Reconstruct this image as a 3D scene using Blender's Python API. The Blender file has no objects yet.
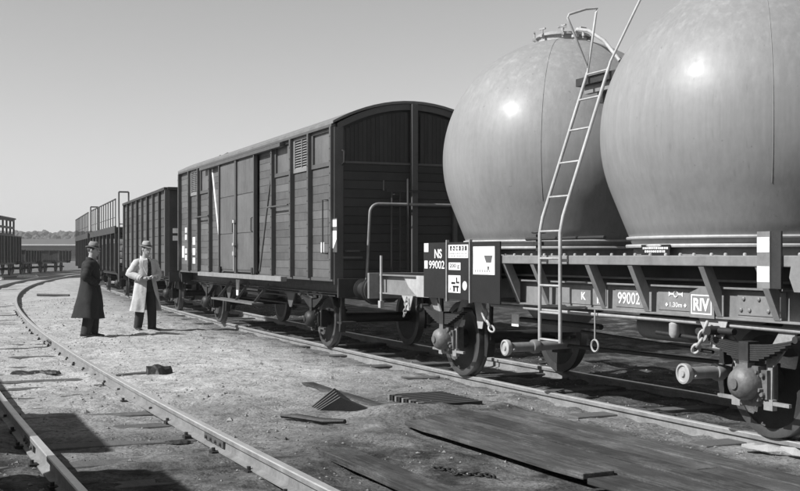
import bpy, bmesh, math, random
import numpy as np
from mathutils import Vector, Matrix
random.seed(7); rng = np.random.default_rng(11)
S = bpy.context.scene
COL = S.collection
R = math.radians

# ------------------------------------------------------------------ camera, sky, sun, exposure
cam_d = bpy.data.cameras.new('camera'); cam = bpy.data.objects.new('camera', cam_d); COL.objects.link(cam)
cam_d.sensor_width = 36.0; cam_d.lens = 50.0; cam_d.clip_end = 6000; cam_d.clip_start = 0.1
cam_d.shift_y = 10.0 / 800.0
cam.location = (0, 0, 1.55); cam.rotation_euler = (R(90), 0, 0)
S.camera = cam

SUN_EL, SUN_AZ = R(40), math.atan2(-0.927, -0.375)      # azimuth clockwise from +Y
sun_vec = Vector((math.sin(SUN_AZ) * math.cos(SUN_EL), math.cos(SUN_AZ) * math.cos(SUN_EL), math.sin(SUN_EL)))
W = bpy.data.worlds.new('World'); S.world = W; W.use_nodes = True
nt = W.node_tree; nt.nodes.clear()
sky = nt.nodes.new('ShaderNodeTexSky'); sky.sky_type = 'NISHITA'; sky.sun_disc = False
sky.sun_elevation = SUN_EL; sky.sun_rotation = SUN_AZ % (2 * math.pi)
sky.air_density = 3.0; sky.dust_density = 0.05; sky.ozone_density = 1.0
bw = nt.nodes.new('ShaderNodeVectorMath'); bw.operation = 'DOT_PRODUCT'; bw.inputs[1].default_value = (1, 0, 0)   # panchromatic film behind a red filter
bg = nt.nodes.new('ShaderNodeBackground'); out = nt.nodes.new('ShaderNodeOutputWorld')
nt.links.new(sky.outputs[0], bw.inputs[0]); nt.links.new(bw.outputs['Value'], bg.inputs[0]); nt.links.new(bg.outputs[0], out.inputs[0])
bg.inputs[1].default_value = 0.066
sl = bpy.data.lights.new('sun', 'SUN'); sl.energy = 5.0; sl.angle = R(0.55); sl.color = (1, 1, 1)
sun = bpy.data.objects.new('sun', sl); COL.objects.link(sun); sun.location = sun_vec * 60
sun.rotation_euler = (-sun_vec).to_track_quat('-Z', 'Y').to_euler()
S.view_settings.view_transform = 'Standard'; S.view_settings.look = 'None'
S.view_settings.exposure = 0.42; S.view_settings.gamma = 1.0; S.view_settings.use_curve_mapping = False
S.cycles.volume_bounces = 1

# ------------------------------------------------------------------ track geometry: concentric arcs
CX, CY, R0, PH0 = 260.8, 133.5, 285.15, R(24.61)
def P(n, s, z=0.0):                       # n: metres left of the wagon track's centre line, s: metres along it
    ph = PH0 - s / R0; r = R0 + n
    return Vector((CX - r * math.cos(ph), CY - r * math.sin(ph), z))
def heading(s): return PH0 - s / R0
def drift(s): return 0.0 if s < 27 else 0.8 * ((s - 27) / 19.0) ** 1.6     # the wagon track closes up to its neighbour far away

# ------------------------------------------------------------------ noise
_perm = rng.random((256, 256))
def vnoise(x, y, f):
    x = np.asarray(x) * f; y = np.asarray(y) * f
    xi = np.floor(x).astype(int); yi = np.floor(y).astype(int); fx = x - xi; fy = y - yi
    fx = fx * fx * (3 - 2 * fx); fy = fy * fy * (3 - 2 * fy)
    g = lambda a, b: _perm[a % 256, b % 256]
    return (g(xi, yi) * (1 - fx) + g(xi + 1, yi) * fx) * (1 - fy) + (g(xi, yi + 1) * (1 - fx) + g(xi + 1, yi + 1) * fx) * fy
def fbm(x, y, f, o=3):
    t = 0; a = 1; w = 0
    for k in range(o):
        t = t + a * (vnoise(x + 17.3 * k, y - 9.1 * k, f * 2 ** k) - .5); w += a; a *= .5
    return t / w
def sstep(a, b, x): 
    t = np.clip((x - a) / (b - a), 0, 1); return t * t * (3 - 2 * t)
SLP = 0.935
def ns(X, Y):
    r = np.hypot(CX - X, CY - Y); ph = np.arctan2(CY - Y, CX - X)
    return r - R0, (PH0 - ph) * R0
def ground(X, Y):
    X = np.asarray(X, float); Y = np.asarray(Y, float)
    n, s = ns(X, Y)
    h = np.full(X.shape, -0.10)
    inl = sstep(4.7, 4.95, n) * (1 - sstep(6.45, 6.7, n))                # between rails of the near track
    h = h - 0.037 * inl - 0.02 * sstep(3.9, 4.6, n)
    h = h + 0.045 * np.exp(-((n - 2.9) / 1.0) ** 2)                          # trodden path between the tracks
    h = h - 0.03 * np.exp(-((n - 0.0) / 1.2) ** 2)
    near = np.clip(1.2 - np.hypot(X, Y - 12) / 60, 0.15, 1)
    # sand heaped between the exposed sleepers of the wagon track
    q = np.abs(((s - 0.6) / (2 * SLP) + .5) % 1 - .5) * 2 * SLP
    side = np.exp(-((n - 1.35) / 0.42) ** 2) * sstep(-2.2, -1.2, s)
    h = h + side * 0.04 * (.35 + .65 * sstep(.1, .5, q))
    h = h + near * (0.05 * fbm(X, Y, .35, 2) + 0.07 * fbm(X, Y, 1.6, 3) + 0.055 * fbm(X + 40, Y, 4.5, 2))
    deck = sstep(1.3, 1.8, n) * (1 - sstep(3.12, 3.4, n)) * (1 - sstep(-3.4, -2.6, s))
    h = h * (1 - deck) + deck * (-0.135)
    tim = np.exp(-((n - 4.3) / .2) ** 2) * (1 - sstep(-4.6, -4.1, s)); h = h - .035 * tim
    h = h + .075 * np.exp(-((s + 2.45) / .4) ** 2) * sstep(1.3, 1.7, n) * (1 - sstep(2.9, 3.3, n)) * (.6 + vnoise(X, Y, 1.3))
    rl = np.minimum(np.minimum(abs(n - .75), abs(n + .75)), np.minimum(abs(n - 4.95), abs(n - 6.45)))
    h = np.where(rl < .14, np.minimum(h, -0.085), h)
    far = sstep(60, 140, np.hypot(X, Y))
    return h * (1 - far) + far * (-0.1)
def gz(x, y): return float(ground(np.array([x]), np.array([y]))[0])

# ------------------------------------------------------------------ materials (monochrome)
MATS = {}
def mat(name, v, rough=.7, metal=0.0, var=.25, scale=4.0, bump=.1, bscale=40.0, streak=0.0, rnd=0.0, spec=.5, coat=0.0, stretch=None):
    if name in MATS: return MATS[name]
    m = bpy.data.materials.new(name); m.use_nodes = True; t = m.node_tree; N = t.nodes; L = t.links
    b = N['Principled BSDF']; b.inputs['Roughness'].default_value = rough; b.inputs['Metallic'].default_value = metal
    b.inputs['Specular IOR Level'].default_value = spec
    if coat: b.inputs['Coat Weight'].default_value = coat; b.inputs['Coat Roughness'].default_value = .15
    tc = N.new('ShaderNodeTexCoord'); oi = N.new('ShaderNodeObjectInfo')
    ad = N.new('ShaderNodeVectorMath'); ad.operation = 'MULTIPLY_ADD'
    ad.inputs[0].default_value = (1, 1, 1)
    cb = N.new('ShaderNodeCombineXYZ')
    mu = N.new('ShaderNodeMath'); mu.operation = 'MULTIPLY'; mu.inputs[1].default_value = 37.0 if rnd else 0.0
    L.new(oi.outputs['Random'], mu.inputs[0])
    for k in range(3): L.new(mu.outputs[0], cb.inputs[k])
    mp = N.new('ShaderNodeMapping')
    if stretch: mp.inputs['Scale'].default_value = stretch
    L.new(tc.outputs['Object'], mp.inputs[0])
    add = N.new('ShaderNodeVectorMath'); L.new(mp.outputs[0], add.inputs[0]); L.new(cb.outputs[0], add.inputs[1])
    N.remove(ad)
    def noise(sc, det=5, vec=None):
        n = N.new('ShaderNodeTexNoise'); n.inputs['Scale'].default_value = sc; n.inputs['Detail'].default_value = det
        n.inputs['Roughness'].default_value = .62; L.new(vec or add.outputs[0], n.inputs['Vector']); return n.outputs['Fac']
    def math_(op, a, bb):
        n = N.new('ShaderNodeMath'); n.operation = op
        for i, q in enumerate((a, bb)):
            if isinstance(q, (int, float)): n.inputs[i].default_value = q
            else: L.new(q, n.inputs[i])
        return n.outputs[0]
    f = math_('SUBTRACT', noise(scale), .5)
    f = math_('MULTIPLY', f, 3.2 * var)
    g = math_('MULTIPLY', math_('SUBTRACT', noise(scale * 7), .5), 1.6 * var)
    f = math_('ADD', f, g)
    if streak:
        sm = N.new('ShaderNodeMapping'); sm.inputs['Scale'].default_value = (9, 9, .55); L.new(add.outputs[0], sm.inputs[0])
        f = math_('ADD', f, math_('MULTIPLY', math_('SUBTRACT', noise(1.6, 6, sm.outputs[0]), .5), 3 * streak))
    if rnd: f = math_('ADD', f, math_('MULTIPLY', math_('SUBTRACT', oi.outputs['Random'], .5), 2 * rnd))
    f = math_('MULTIPLY', math_('MAXIMUM', math_('ADD', f, 1.0), .12), v)
    c = N.new('ShaderNodeCombineColor')
    for k in range(3): L.new(f, c.inputs[k])
    L.new(c.outputs[0], b.inputs['Base Color'])
    if bump:
        bn = N.new('ShaderNodeBump'); bn.inputs['Strength'].default_value = bump; bn.inputs['Distance'].default_value = .02
        L.new(noise(bscale), bn.inputs['Height']); L.new(bn.outputs[0], b.inputs['Normal'])
    if rough < .65:
        L.new(math_('ADD', math_('MULTIPLY', math_('SUBTRACT', noise(scale * 3), .5), .35), rough), b.inputs['Roughness'])
    MATS[name] = m; return m

M_iron = lambda: mat('dark_iron', .02, .6, 0, .35, 6, .25, 60, rnd=.2)
M_frame = lambda: mat('frame_paint', .03, .55, 0, .4, 3, .15, 50, streak=.15)
M_grey = lambda: mat('grey_paint', .20, .5, 0, .3, 3, .08, 60, streak=.12)
M_lgrey = lambda: mat('light_grey_paint', .36, .55, 0, .32, 4, .08, 60, streak=.12)
M_tank = lambda: MATS['tank_paint']
M_white = lambda: mat('white_paint', .70, .65, 0, .3, 9, .08)
M_black = lambda: mat('black_board', .012, .5, 0, .3, 5, .05)
M_board = lambda: mat('wagon_board', .095, .65, 0, .28, 2.5, .15, 70, streak=.22, rnd=.24)
M_post = lambda: mat('wagon_post', .08, .6, 0, .2, 3, .1, streak=.1)
M_gboard = lambda: mat('open_wagon_board', .07, .7, 0, .3, 3, .15, streak=.2, rnd=.25)
M_rail = lambda: mat('rail_steel', .20, .65, .0, .45, 4, .15, 80)
M_railtop = lambda: mat('worn_rail_head', .5, .36, .45, .2, 5, .03, 80)
M_sleeper = lambda: mat('creosoted_wood', .085, .85, 0, .35, 3, .5, 30, rnd=.25, stretch=(1, 6, 6))
M_plank = lambda: MATS['weathered_plank']
M_tyre = lambda: mat('wheel_steel', .10, .42, .5, .3, 5, .08)

# sphere paint: grey, glossy, scuffed
def tank_paint():
    m = bpy.data.materials.new('tank_paint'); m.use_nodes = True; t = m.node_tree; N = t.nodes; L = t.links
    b = N['Principled BSDF']; b.inputs['Specular IOR Level'].default_value = .28; b.inputs['Coat Weight'].default_value = .09; b.inputs['Coat Roughness'].default_value = .15
    tc = N.new('ShaderNodeTexCoord')
    def noise(sc, scl=(1, 1, 1), det=6, ro=.6):
        mp = N.new('ShaderNodeMapping'); mp.inputs['Scale'].default_value = scl; L.new(tc.outputs['Object'], mp.inputs[0])
        n = N.new('ShaderNodeTexNoise'); n.inputs['Scale'].default_value = sc; n.inputs['Detail'].default_value = det; n.inputs['Roughness'].default_value = ro
        L.new(mp.outputs[0], n.inputs['Vector']); return n.outputs['Fac']
    def mr(v, a, bb, c, d):
        n = N.new('ShaderNodeMapRange'); n.inputs[1].default_value = a; n.inputs[2].default_value = bb; n.inputs[3].default_value = c; n.inputs[4].default_value = d
        L.new(v, n.inputs[0]); return n.outputs[0]
    def mth(op, a, bb):
        n = N.new('ShaderNodeMath'); n.operation = op
        for i, q in enumerate((a, bb)):
            if isinstance(q, (int, float)): n.inputs[i].default_value = q
            else: L.new(q, n.inputs[i])
        return n.outputs[0]
    blot = mr(noise(1.3), .3, .7, .90, 1.08)
    strk = mr(noise(3.0, (6, 6, .3)), .3, .7, .91, 1.06)
    fine = mr(noise(38, (1, 1, .4), 4), .35, .65, .97, 1.03)
    # dusty, scuffed crown: patchy pale powder on the upper half
    sx = N.new('ShaderNodeSeparateXYZ'); L.new(tc.outputs['Object'], sx.inputs[0])
    up = mr(sx.outputs[2], .0, 1.2, .12, 1)
    scuff = mth('MULTIPLY', mr(noise(11, (1, 1, .45), 8, .75), .52, .70, 0, 1), up)
    base = mth('MULTIPLY', mth('MULTIPLY', blot, strk), mth('MULTIPLY', fine, .25))
    base = mth('ADD', base, mth('MULTIPLY', scuff, .075))
    run = mr(noise(2.2, (11, 11, .12), 5, .7), .60, .74, 1, .80); base = mth('MULTIPLY', base, run)
    spot = mr(noise(17, (1, 1, 1), 2, .5), .73, .77, 1, .7); base = mth('MULTIPLY', base, spot)
    c = N.new('ShaderNodeCombineColor')
    for k in range(3): L.new(base, c.inputs[k])
    L.new(c.outputs[0], b.inputs['Base Color'])
    L.new(mth('ADD', mr(noise(4), .3, .7, .38, .50), mth('MULTIPLY', scuff, .3)), b.inputs['Roughness'])
    bn = N.new('ShaderNodeBump'); bn.inputs['Strength'].default_value = .25; bn.inputs['Distance'].default_value = .02
    L.new(mth('ADD', noise(2.2, (1, 1, 1), 3), mth('MULTIPLY', noise(60, (1, 1, 1), 3), .03)), bn.inputs['Height']); L.new(bn.outputs[0], b.inputs['Normal'])
    MATS['tank_paint'] = m
tank_paint()

def plank_mat():
    m = bpy.data.materials.new('weathered_plank'); m.use_nodes = True; t = m.node_tree; N = t.nodes; L = t.links
    b = N['Principled BSDF']; b.inputs['Roughness'].default_value = .9; b.inputs['Specular IOR Level'].default_value = .2
    tc = N.new('ShaderNodeTexCoord'); oi = N.new('ShaderNodeObjectInfo')
    ad = N.new('ShaderNodeVectorMath'); L.new(tc.outputs['Object'], ad.inputs[0])
    mu = N.new('ShaderNodeVectorMath'); mu.operation = 'SCALE'; mu.inputs[0].default_value = (31, 17, 5); L.new(oi.outputs['Random'], mu.inputs['Scale']); L.new(mu.outputs[0], ad.inputs[1])
    def noise(sc, scl=(1, 1, 1), det=6, ro=.65):
        mp = N.new('ShaderNodeMapping'); mp.inputs['Scale'].default_value = scl; L.new(ad.outputs[0], mp.inputs[0])
        n = N.new('ShaderNodeTexNoise'); n.inputs['Scale'].default_value = sc; n.inputs['Detail'].default_value = det; n.inputs['Roughness'].default_value = ro
        L.new(mp.outputs[0], n.inputs['Vector']); return n.outputs['Fac']
    def mr(v, a, bb, c, d):
        n = N.new('ShaderNodeMapRange'); n.inputs[1].default_value = a; n.inputs[2].default_value = bb; n.inputs[3].default_value = c; n.inputs[4].default_value = d
        L.new(v, n.inputs[0]); return n.outputs[0]
    def mth(op, a, bb):
        n = N.new('ShaderNodeMath'); n.operation = op
        for i, q in enumerate((a, bb)):
            if isinstance(q, (int, float)): n.inputs[i].default_value = q
            else: L.new(q, n.inputs[i])
        return n.outputs[0]
    grain = noise(5, (.35, 9, 9)); v = mth('MULTIPLY', mr(grain, .25, .75, .55, 1.5), mr(noise(1.3), .3, .7, .75, 1.3))
    v = mth('MULTIPLY', v, mr(oi.outputs['Random'], 0, 1, .038, .068))
    dust = mth('MULTIPLY', mr(noise(2.6, (.5, 1.3, 1), 8, .75), .47, .68, 0, .85), mr(noise(40, (1, 1, 1), 3), .35, .6, .35, 1))
    v = mth('ADD', v, mth('MULTIPLY', dust, .12))
    c = N.new('ShaderNodeCombineColor')
    for k in range(3): L.new(v, c.inputs[k])
    L.new(c.outputs[0], b.inputs['Base Color'])
    bn = N.new('ShaderNodeBump'); bn.inputs['Strength'].default_value = .8; bn.inputs['Distance'].default_value = .015
    L.new(mth('ADD', grain, mth('MULTIPLY', dust, .4)), bn.inputs['Height']); L.new(bn.outputs[0], b.inputs['Normal'])
    MATS['weathered_plank'] = m
plank_mat()
def sand_mat():
    m = bpy.data.materials.new('sand'); m.use_nodes = True; t = m.node_tree; N = t.nodes; L = t.links
    b = N['Principled BSDF']; b.inputs['Roughness'].default_value = .95; b.inputs['Specular IOR Level'].default_value = .15
    tc = N.new('ShaderNodeTexCoord')
    def noise(sc, det=6, ro=.6, kind=None):
        n = N.new('ShaderNodeTexNoise'); n.inputs['Scale'].default_value = sc; n.inputs['Detail'].default_value = det; n.inputs['Roughness'].default_value = ro
        L.new(tc.outputs['Object'], n.inputs['Vector']); return n.outputs['Fac']
    def mr(v, a, bb, c, d):
        n = N.new('ShaderNodeMapRange'); n.inputs[1].default_value = a; n.inputs[2].default_value = bb; n.inputs[3].default_value = c; n.inputs[4].default_value = d
        L.new(v, n.inputs[0]); return n.outputs[0]
    def mth(op, a, bb):
        n = N.new('ShaderNodeMath'); n.operation = op
        for i, q in enumerate((a, bb)):
            if isinstance(q, (int, float)): n.inputs[i].default_value = q
            else: L.new(q, n.inputs[i])
        return n.outputs[0]
    at = N.new('ShaderNodeAttribute'); at.attribute_name = 'soil_shade'
    v = mth('MULTIPLY', mr(noise(.6, 5), .25, .75, .8, 1.2), mr(noise(5, 8, .7), .3, .7, .72, 1.25))
    v = mth('MULTIPLY', v, mr(noise(30, 3, .6), .3, .7, .70, 1.28))
    clump = mr(noise(3.1, 7, .75), .53, .68, 1, .5); v = mth('MULTIPLY', v, clump)
    speck = mr(noise(26, 2, .6), .60, .68, 1, .45)
    v = mth('MULTIPLY', v, speck)
    dirt_shade = mth('MULTIPLY', at.outputs['Fac'], mr(noise(1.7, 7, .7), .35, .62, .72, 1.15))
    v = mth('MULTIPLY', v, mr(dirt_shade, 0, 1, .37, .03))  # darkens for bare soil and for the painted shade
    c = N.new('ShaderNodeCombineColor')
    for k in range(3): L.new(v, c.inputs[k])
    L.new(c.outputs[0], b.inputs['Base Color'])
    bn = N.new('ShaderNodeBump'); bn.inputs['Strength'].default_value = 1.0; bn.inputs['Distance'].default_value = .022
    vo = N.new('ShaderNodeTexVoronoi'); vo.inputs['Scale'].default_value = 34; L.new(tc.outputs['Object'], vo.inputs['Vector'])
    L.new(mth('ADD', mth('SUBTRACT', mth('MULTIPLY', noise(9, 3, .5), 1.2), mth('MULTIPLY', mth('MULTIPLY', vo.outputs['Distance'], mr(noise(1.1, 4), .4, .65, .05, .8)), .6)), mth('MULTIPLY', noise(70, 2, .5), .25)), bn.inputs['Height']); L.new(bn.outputs[0], b.inputs['Normal'])
    return m

# ------------------------------------------------------------------ mesh builder
class MB:
    def __init__(s): s.v = []; s.f = []
    def add(s, vs, fs):
        o = len(s.v); s.v += [tuple(q) for q in vs]; s.f += [tuple(i + o for i in f) for f in fs]; return s
    def box(s, x0, x1, y0, y1, z0, z1):
        return s.add([(x0,y0,z0),(x1,y0,z0),(x1,y1,z0),(x0,y1,z0),(x0,y0,z1),(x1,y0,z1),(x1,y1,z1),(x0,y1,z1)],
                     [(0,3,2,1),(4,5,6,7),(0,1,5,4),(1,2,6,5),(2,3,7,6),(3,0,4,7)])
    def bar(s, a, b, w, h, up=(0,0,1)):
        a = Vector(a); b = Vector(b); d = (b - a).normalized(); u = Vector(up)
        r = d.cross(u)
        if r.length < 1e-4: u = Vector((1,0,0)); r = d.cross(u)
        r.normalize(); u = r.cross(d).normalized(); r *= w/2; u *= h/2
        return s.add([a-r-u,a+r-u,a+r+u,a-r+u,b-r-u,b+r-u,b+r+u,b-r+u],[(0,1,2,3),(7,6,5,4),(0,4,5,1),(1,5,6,2),(2,6,7,3),(3,7,4,0)])
    def tube(s, pts, r, seg=8, closed=False):
        pts = [Vector(p) for p in pts]; n = len(pts); rings = []; prev = None
        for i, p in enumerate(pts):
            if closed: d = pts[(i+1) % n] - pts[i-1]
            else: d = pts[min(i+1,n-1)] - pts[max(i-1,0)]
            d.normalize()
            if prev is None:
                u = d.orthogonal().normalized()
            else:
                u = prev - d * prev.dot(d)
                u = u.normalized() if u.length > 1e-6 else d.orthogonal().normalized()
            prev = u; w = d.cross(u); rr = r[i] if isinstance(r, (list, tuple)) else r
            rings.append([p + (u*math.cos(a) + w*math.sin(a))*rr for a in [2*math.pi*k/seg for k in range(seg)]])
        return s.loft(rings, closed, cap=not closed)
    def loft(s, rings, closed=False, cap=True):
        k = len(rings[0]); vs = [q for r in rings for q in r]; fs = []; n = len(rings)
        for i in range(n if closed else n-1):
            j = (i+1) % n
            for a in range(k):
                b = (a+1) % k; fs.append((i*k+a, i*k+b, j*k+b, j*k+a))
        if cap: fs += [tuple(range(k-1,-1,-1)), tuple((n-1)*k+a for a in range(k))]
        return s.add(vs, fs)
    def lathe(s, prof, o=(0,0,0), axis='z', seg=24):      # prof: (radius, height along the axis)
        o = Vector(o); rings = []
        for r, h in prof:
            ring = []
            for k in range(seg):
                a = 2*math.pi*k/seg; c, d = r*math.cos(a), r*math.sin(a)
                q = {'z': (c,d,h), 'y': (d,h,c), 'x': (h,c,d)}[axis]; ring.append(o + Vector(q))
            rings.append(ring)
        return s.loft(rings)
    def prism(s, poly, fn, t0, t1):                        # polygon in 2D, fn(u,v,t)->xyz
        k = len(poly); vs = [fn(u,v,t0) for u,v in poly] + [fn(u,v,t1) for u,v in poly]
        fs = [tuple(range(k-1,-1,-1)), tuple(range(k,2*k))] + [(a,(a+1)%k,(a+1)%k+k,a+k) for a in range(k)]
        return s.add(vs, fs)
    def ell(s, c, rx, ry, rz, seg=14, rg=9, rot=None):
        c = Vector(c); rings = []
        for i in range(rg+1):
            t = math.pi*(i+.02)/(rg+.04); ring = []
            for k in range(seg):
                a = 2*math.pi*k/seg
                q = Vector((rx*math.sin(t)*math.cos(a), ry*math.sin(t)*math.sin(a), -rz*math.cos(t)))
                if rot: q = rot @ q
                ring.append(c + q)
            rings.append(ring)
        return s.loft(rings)
    def mesh(s, name):
        me = bpy.data.meshes.new(name); me.from_pydata([tuple(q) for q in s.v], [], s.f); me.update()
        b = bmesh.new(); b.from_mesh(me); bmesh.ops.recalc_face_normals(b, faces=b.faces); b.to_mesh(me); b.free()
        return me
    def build(s, name, m, parent=None, smooth=None, bevel=0, loc=None):
        return link(name, s.mesh(name), m, parent, smooth, bevel, loc)
def link(name, me, m, parent=None, smooth=None, bevel=0, loc=None):
    if m and not me.materials: me.materials.append(m)
    if smooth: me.shade_smooth(); me.set_sharp_from_angle(angle=R(smooth))
    o = bpy.data.objects.new(name, me); COL.objects.link(o)
    if parent: o.parent = parent
    if loc is not None: o.location = loc
    if bevel:
        b = o.modifiers.new('bevel', 'BEVEL'); b.width = bevel; b.segments = 2; b.limit_method = 'ANGLE'
    return o
def tag(o, label, cat, group=None):
    o['label'] = label; o['category'] = cat
    if group: o['group'] = group
    return o
def empty(name, loc, rz=0, label=None, cat=None, group=None):
    o = bpy.data.objects.new(name, None); COL.objects.link(o); o.location = loc; o.rotation_euler = (0,0,rz); o.empty_display_size = .2
    if label: tag(o, label, cat, group)
    return o
def structure(o): o['kind'] = 'structure'; return o
def copy_tree(o, parent=None):
    c = o.copy(); COL.objects.link(c)
    if parent: c.parent = parent
    for ch in list(o.children): copy_tree(ch, c)
    return c
def arc_pts(c, u, v, r, a0, a1, k=8):
    c, u, v = Vector(c), Vector(u), Vector(v)
    return [c + u*r*math.cos(a0+(a1-a0)*i/k) + v*r*math.sin(a0+(a1-a0)*i/k) for i in range(k+1)]
DG = None
def text_mesh(txt, h, wide=1.0, bold=0.0):
    cu = bpy.data.curves.new('txt', 'FONT'); cu.body = txt; cu.size = 1.0; cu.offset = bold; cu.align_x = 'LEFT'
    o = bpy.data.objects.new('txt', cu); COL.objects.link(o)
    dg = bpy.context.evaluated_depsgraph_get(); dg.update()
    me = bpy.data.meshes.new_from_object(o.evaluated_get(dg))
    bpy.data.objects.remove(o); 
    vs = np.array([v.co[:] for v in me.vertices]); mn = vs.min(0); mx = vs.max(0); k = h / (mx[1]-mn[1])
    pts = [((x-mn[0])*k*wide, (y-mn[1])*k) for x, y, _ in vs]; fs = [tuple(p.vertices) for p in me.polygons]
    bpy.data.meshes.remove(me); return pts, fs, (mx[0]-mn[0])*k*wide
def lettering(txt, x, y, z, h, m, parent, wide=1.0, bold=.012, width=None):
    pts, fs, w = text_mesh(txt, h, wide, bold)
    k = (width / w) if width else 1
    return MB().add([(x - u*k, y, z + v) for u, v in pts], fs).build('lettering', m, parent)

# ------------------------------------------------------------------ ground
def axis(a, b, d, far0, far1):
    g = list(np.arange(a, b + 1e-6, d)); q = d; x = b
    while x < far1: q *= 1.14; x += q; g.append(x)
    q = d; x = a; lo = []
    while x > far0: q *= 1.14; x -= q; lo.append(x)
    return np.array(lo[::-1] + g)
gx = axis(-8.5, 6.0, .06, -1500, 1500); gy = axis(6.0, 27.0, .07, -400, 2200)
GX, GY = np.meshgrid(gx, gy); GZ = ground(GX, GY)
nx, ny = len(gx), len(gy)
co = np.stack([GX, GY, GZ], -1).reshape(-1, 3)
idx = np.arange(nx*ny).reshape(ny, nx)
quads = np.stack([idx[:-1,:-1], idx[:-1,1:], idx[1:,1:], idx[1:,:-1]], -1).reshape(-1, 4)
me = bpy.data.meshes.new('ground'); me.vertices.add(len(co)); me.vertices.foreach_set('co', co.ravel())
me.loops.add(quads.size); me.loops.foreach_set('vertex_index', quads.ravel().astype(np.int32))
me.polygons.add(len(quads)); me.polygons.foreach_set('loop_start', np.arange(0, quads.size, 4, dtype=np.int32)); me.polygons.foreach_set('loop_total', np.full(len(quads), 4, np.int32))
me.update(); me.shade_smooth()
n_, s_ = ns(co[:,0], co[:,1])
soil_shade = (1 - sstep(-4.5, 2.5, s_ + 1.6*fbm(co[:,0], co[:,1], .5, 3)*2)) * .88 * sstep(.5, 1.6, n_)
soil_shade = np.maximum(soil_shade, .9*np.exp(-((n_ - 0)/1.5)**2))
soil_shade = np.maximum(soil_shade, .5*np.exp(-((n_ - 1.9)/.55)**2)*(1 - sstep(-1, 4, s_)))
soil_shade = np.maximum(soil_shade, .75*sstep(4.6, 5.0, n_)*(1 - sstep(-4.0, 3.0, s_)))
soil_shade = np.maximum(soil_shade, sstep(.2, 1.4, -n_ + 1.2*fbm(co[:,0], co[:,1], .6, 3))); soil_shade = np.maximum(soil_shade, .7*sstep(7.0, 9.0, n_)*sstep(30, 60, s_)); soil_shade = np.maximum(soil_shade, .95*sstep(6.4, 6.8, n_)*(1 - sstep(5, 9, s_)))  # shade painted in beyond the wagon track and left of the near track
a = me.attributes.new('soil_shade', 'FLOAT', 'POINT'); a.data.foreach_set('value', np.clip(soil_shade, 0, 1).astype(np.float32))
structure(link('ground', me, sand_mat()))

# loose stones on the ground
def stones():
    b = MB(); vs = []; fs = []
    base = np.array([(1,0,0),(-1,0,0),(0,1,0),(0,-1,0),(0,0,1),(0,0,-.6)], float)
    tf = np.array([(0,2,4),(2,1,4),(1,3,4),(3,0,4),(2,0,5),(1,2,5),(3,1,5),(0,3,5)])
    N = 22000; sv = rng.uniform(-9, 30, N)**1.0; nv = rng.uniform(-2.5, 8.5, N)
    ph = PH0 - sv/R0; X = CX - (R0+nv)*np.cos(ph); Y = CY - (R0+nv)*np.sin(ph)
    cl = vnoise(X, Y, .9); keep = (cl > rng.random(N)*.9) & (Y > 6.2)
    keep &= ~((nv > 1.5) & (nv < 3.3) & (sv < -2.2) & (rng.random(N) > .12))
    X, Y = X[keep], Y[keep]; Z = ground(X, Y); V = []; F = []
    for i in range(len(X)):
        r = .006 + .018*rng.random()**3 + (.02 if rng.random() < .015 else 0)
        q = base*r*rng.uniform(.6, 1.3, (6,3)); a = rng.random()*6.28; c, d = math.cos(a), math.sin(a)
        q = np.stack([q[:,0]*c - q[:,1]*d, q[:,0]*d + q[:,1]*c, q[:,2]*.8], -1) + (X[i], Y[i], Z[i] + r*.15)
        V.append(q); F.append(tf + 6*i)
    me = bpy.data.meshes.new('gravel'); me.from_pydata(np.concatenate(V).tolist(), [], np.concatenate(F).tolist())
    o = link('gravel', me, mat('stone', .19, .9, 0, .8, 2.3, 0)); o['kind'] = 'stuff'
    tag(o, 'small loose stones scattered over the sand between the tracks', 'gravel')
stones()

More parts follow.
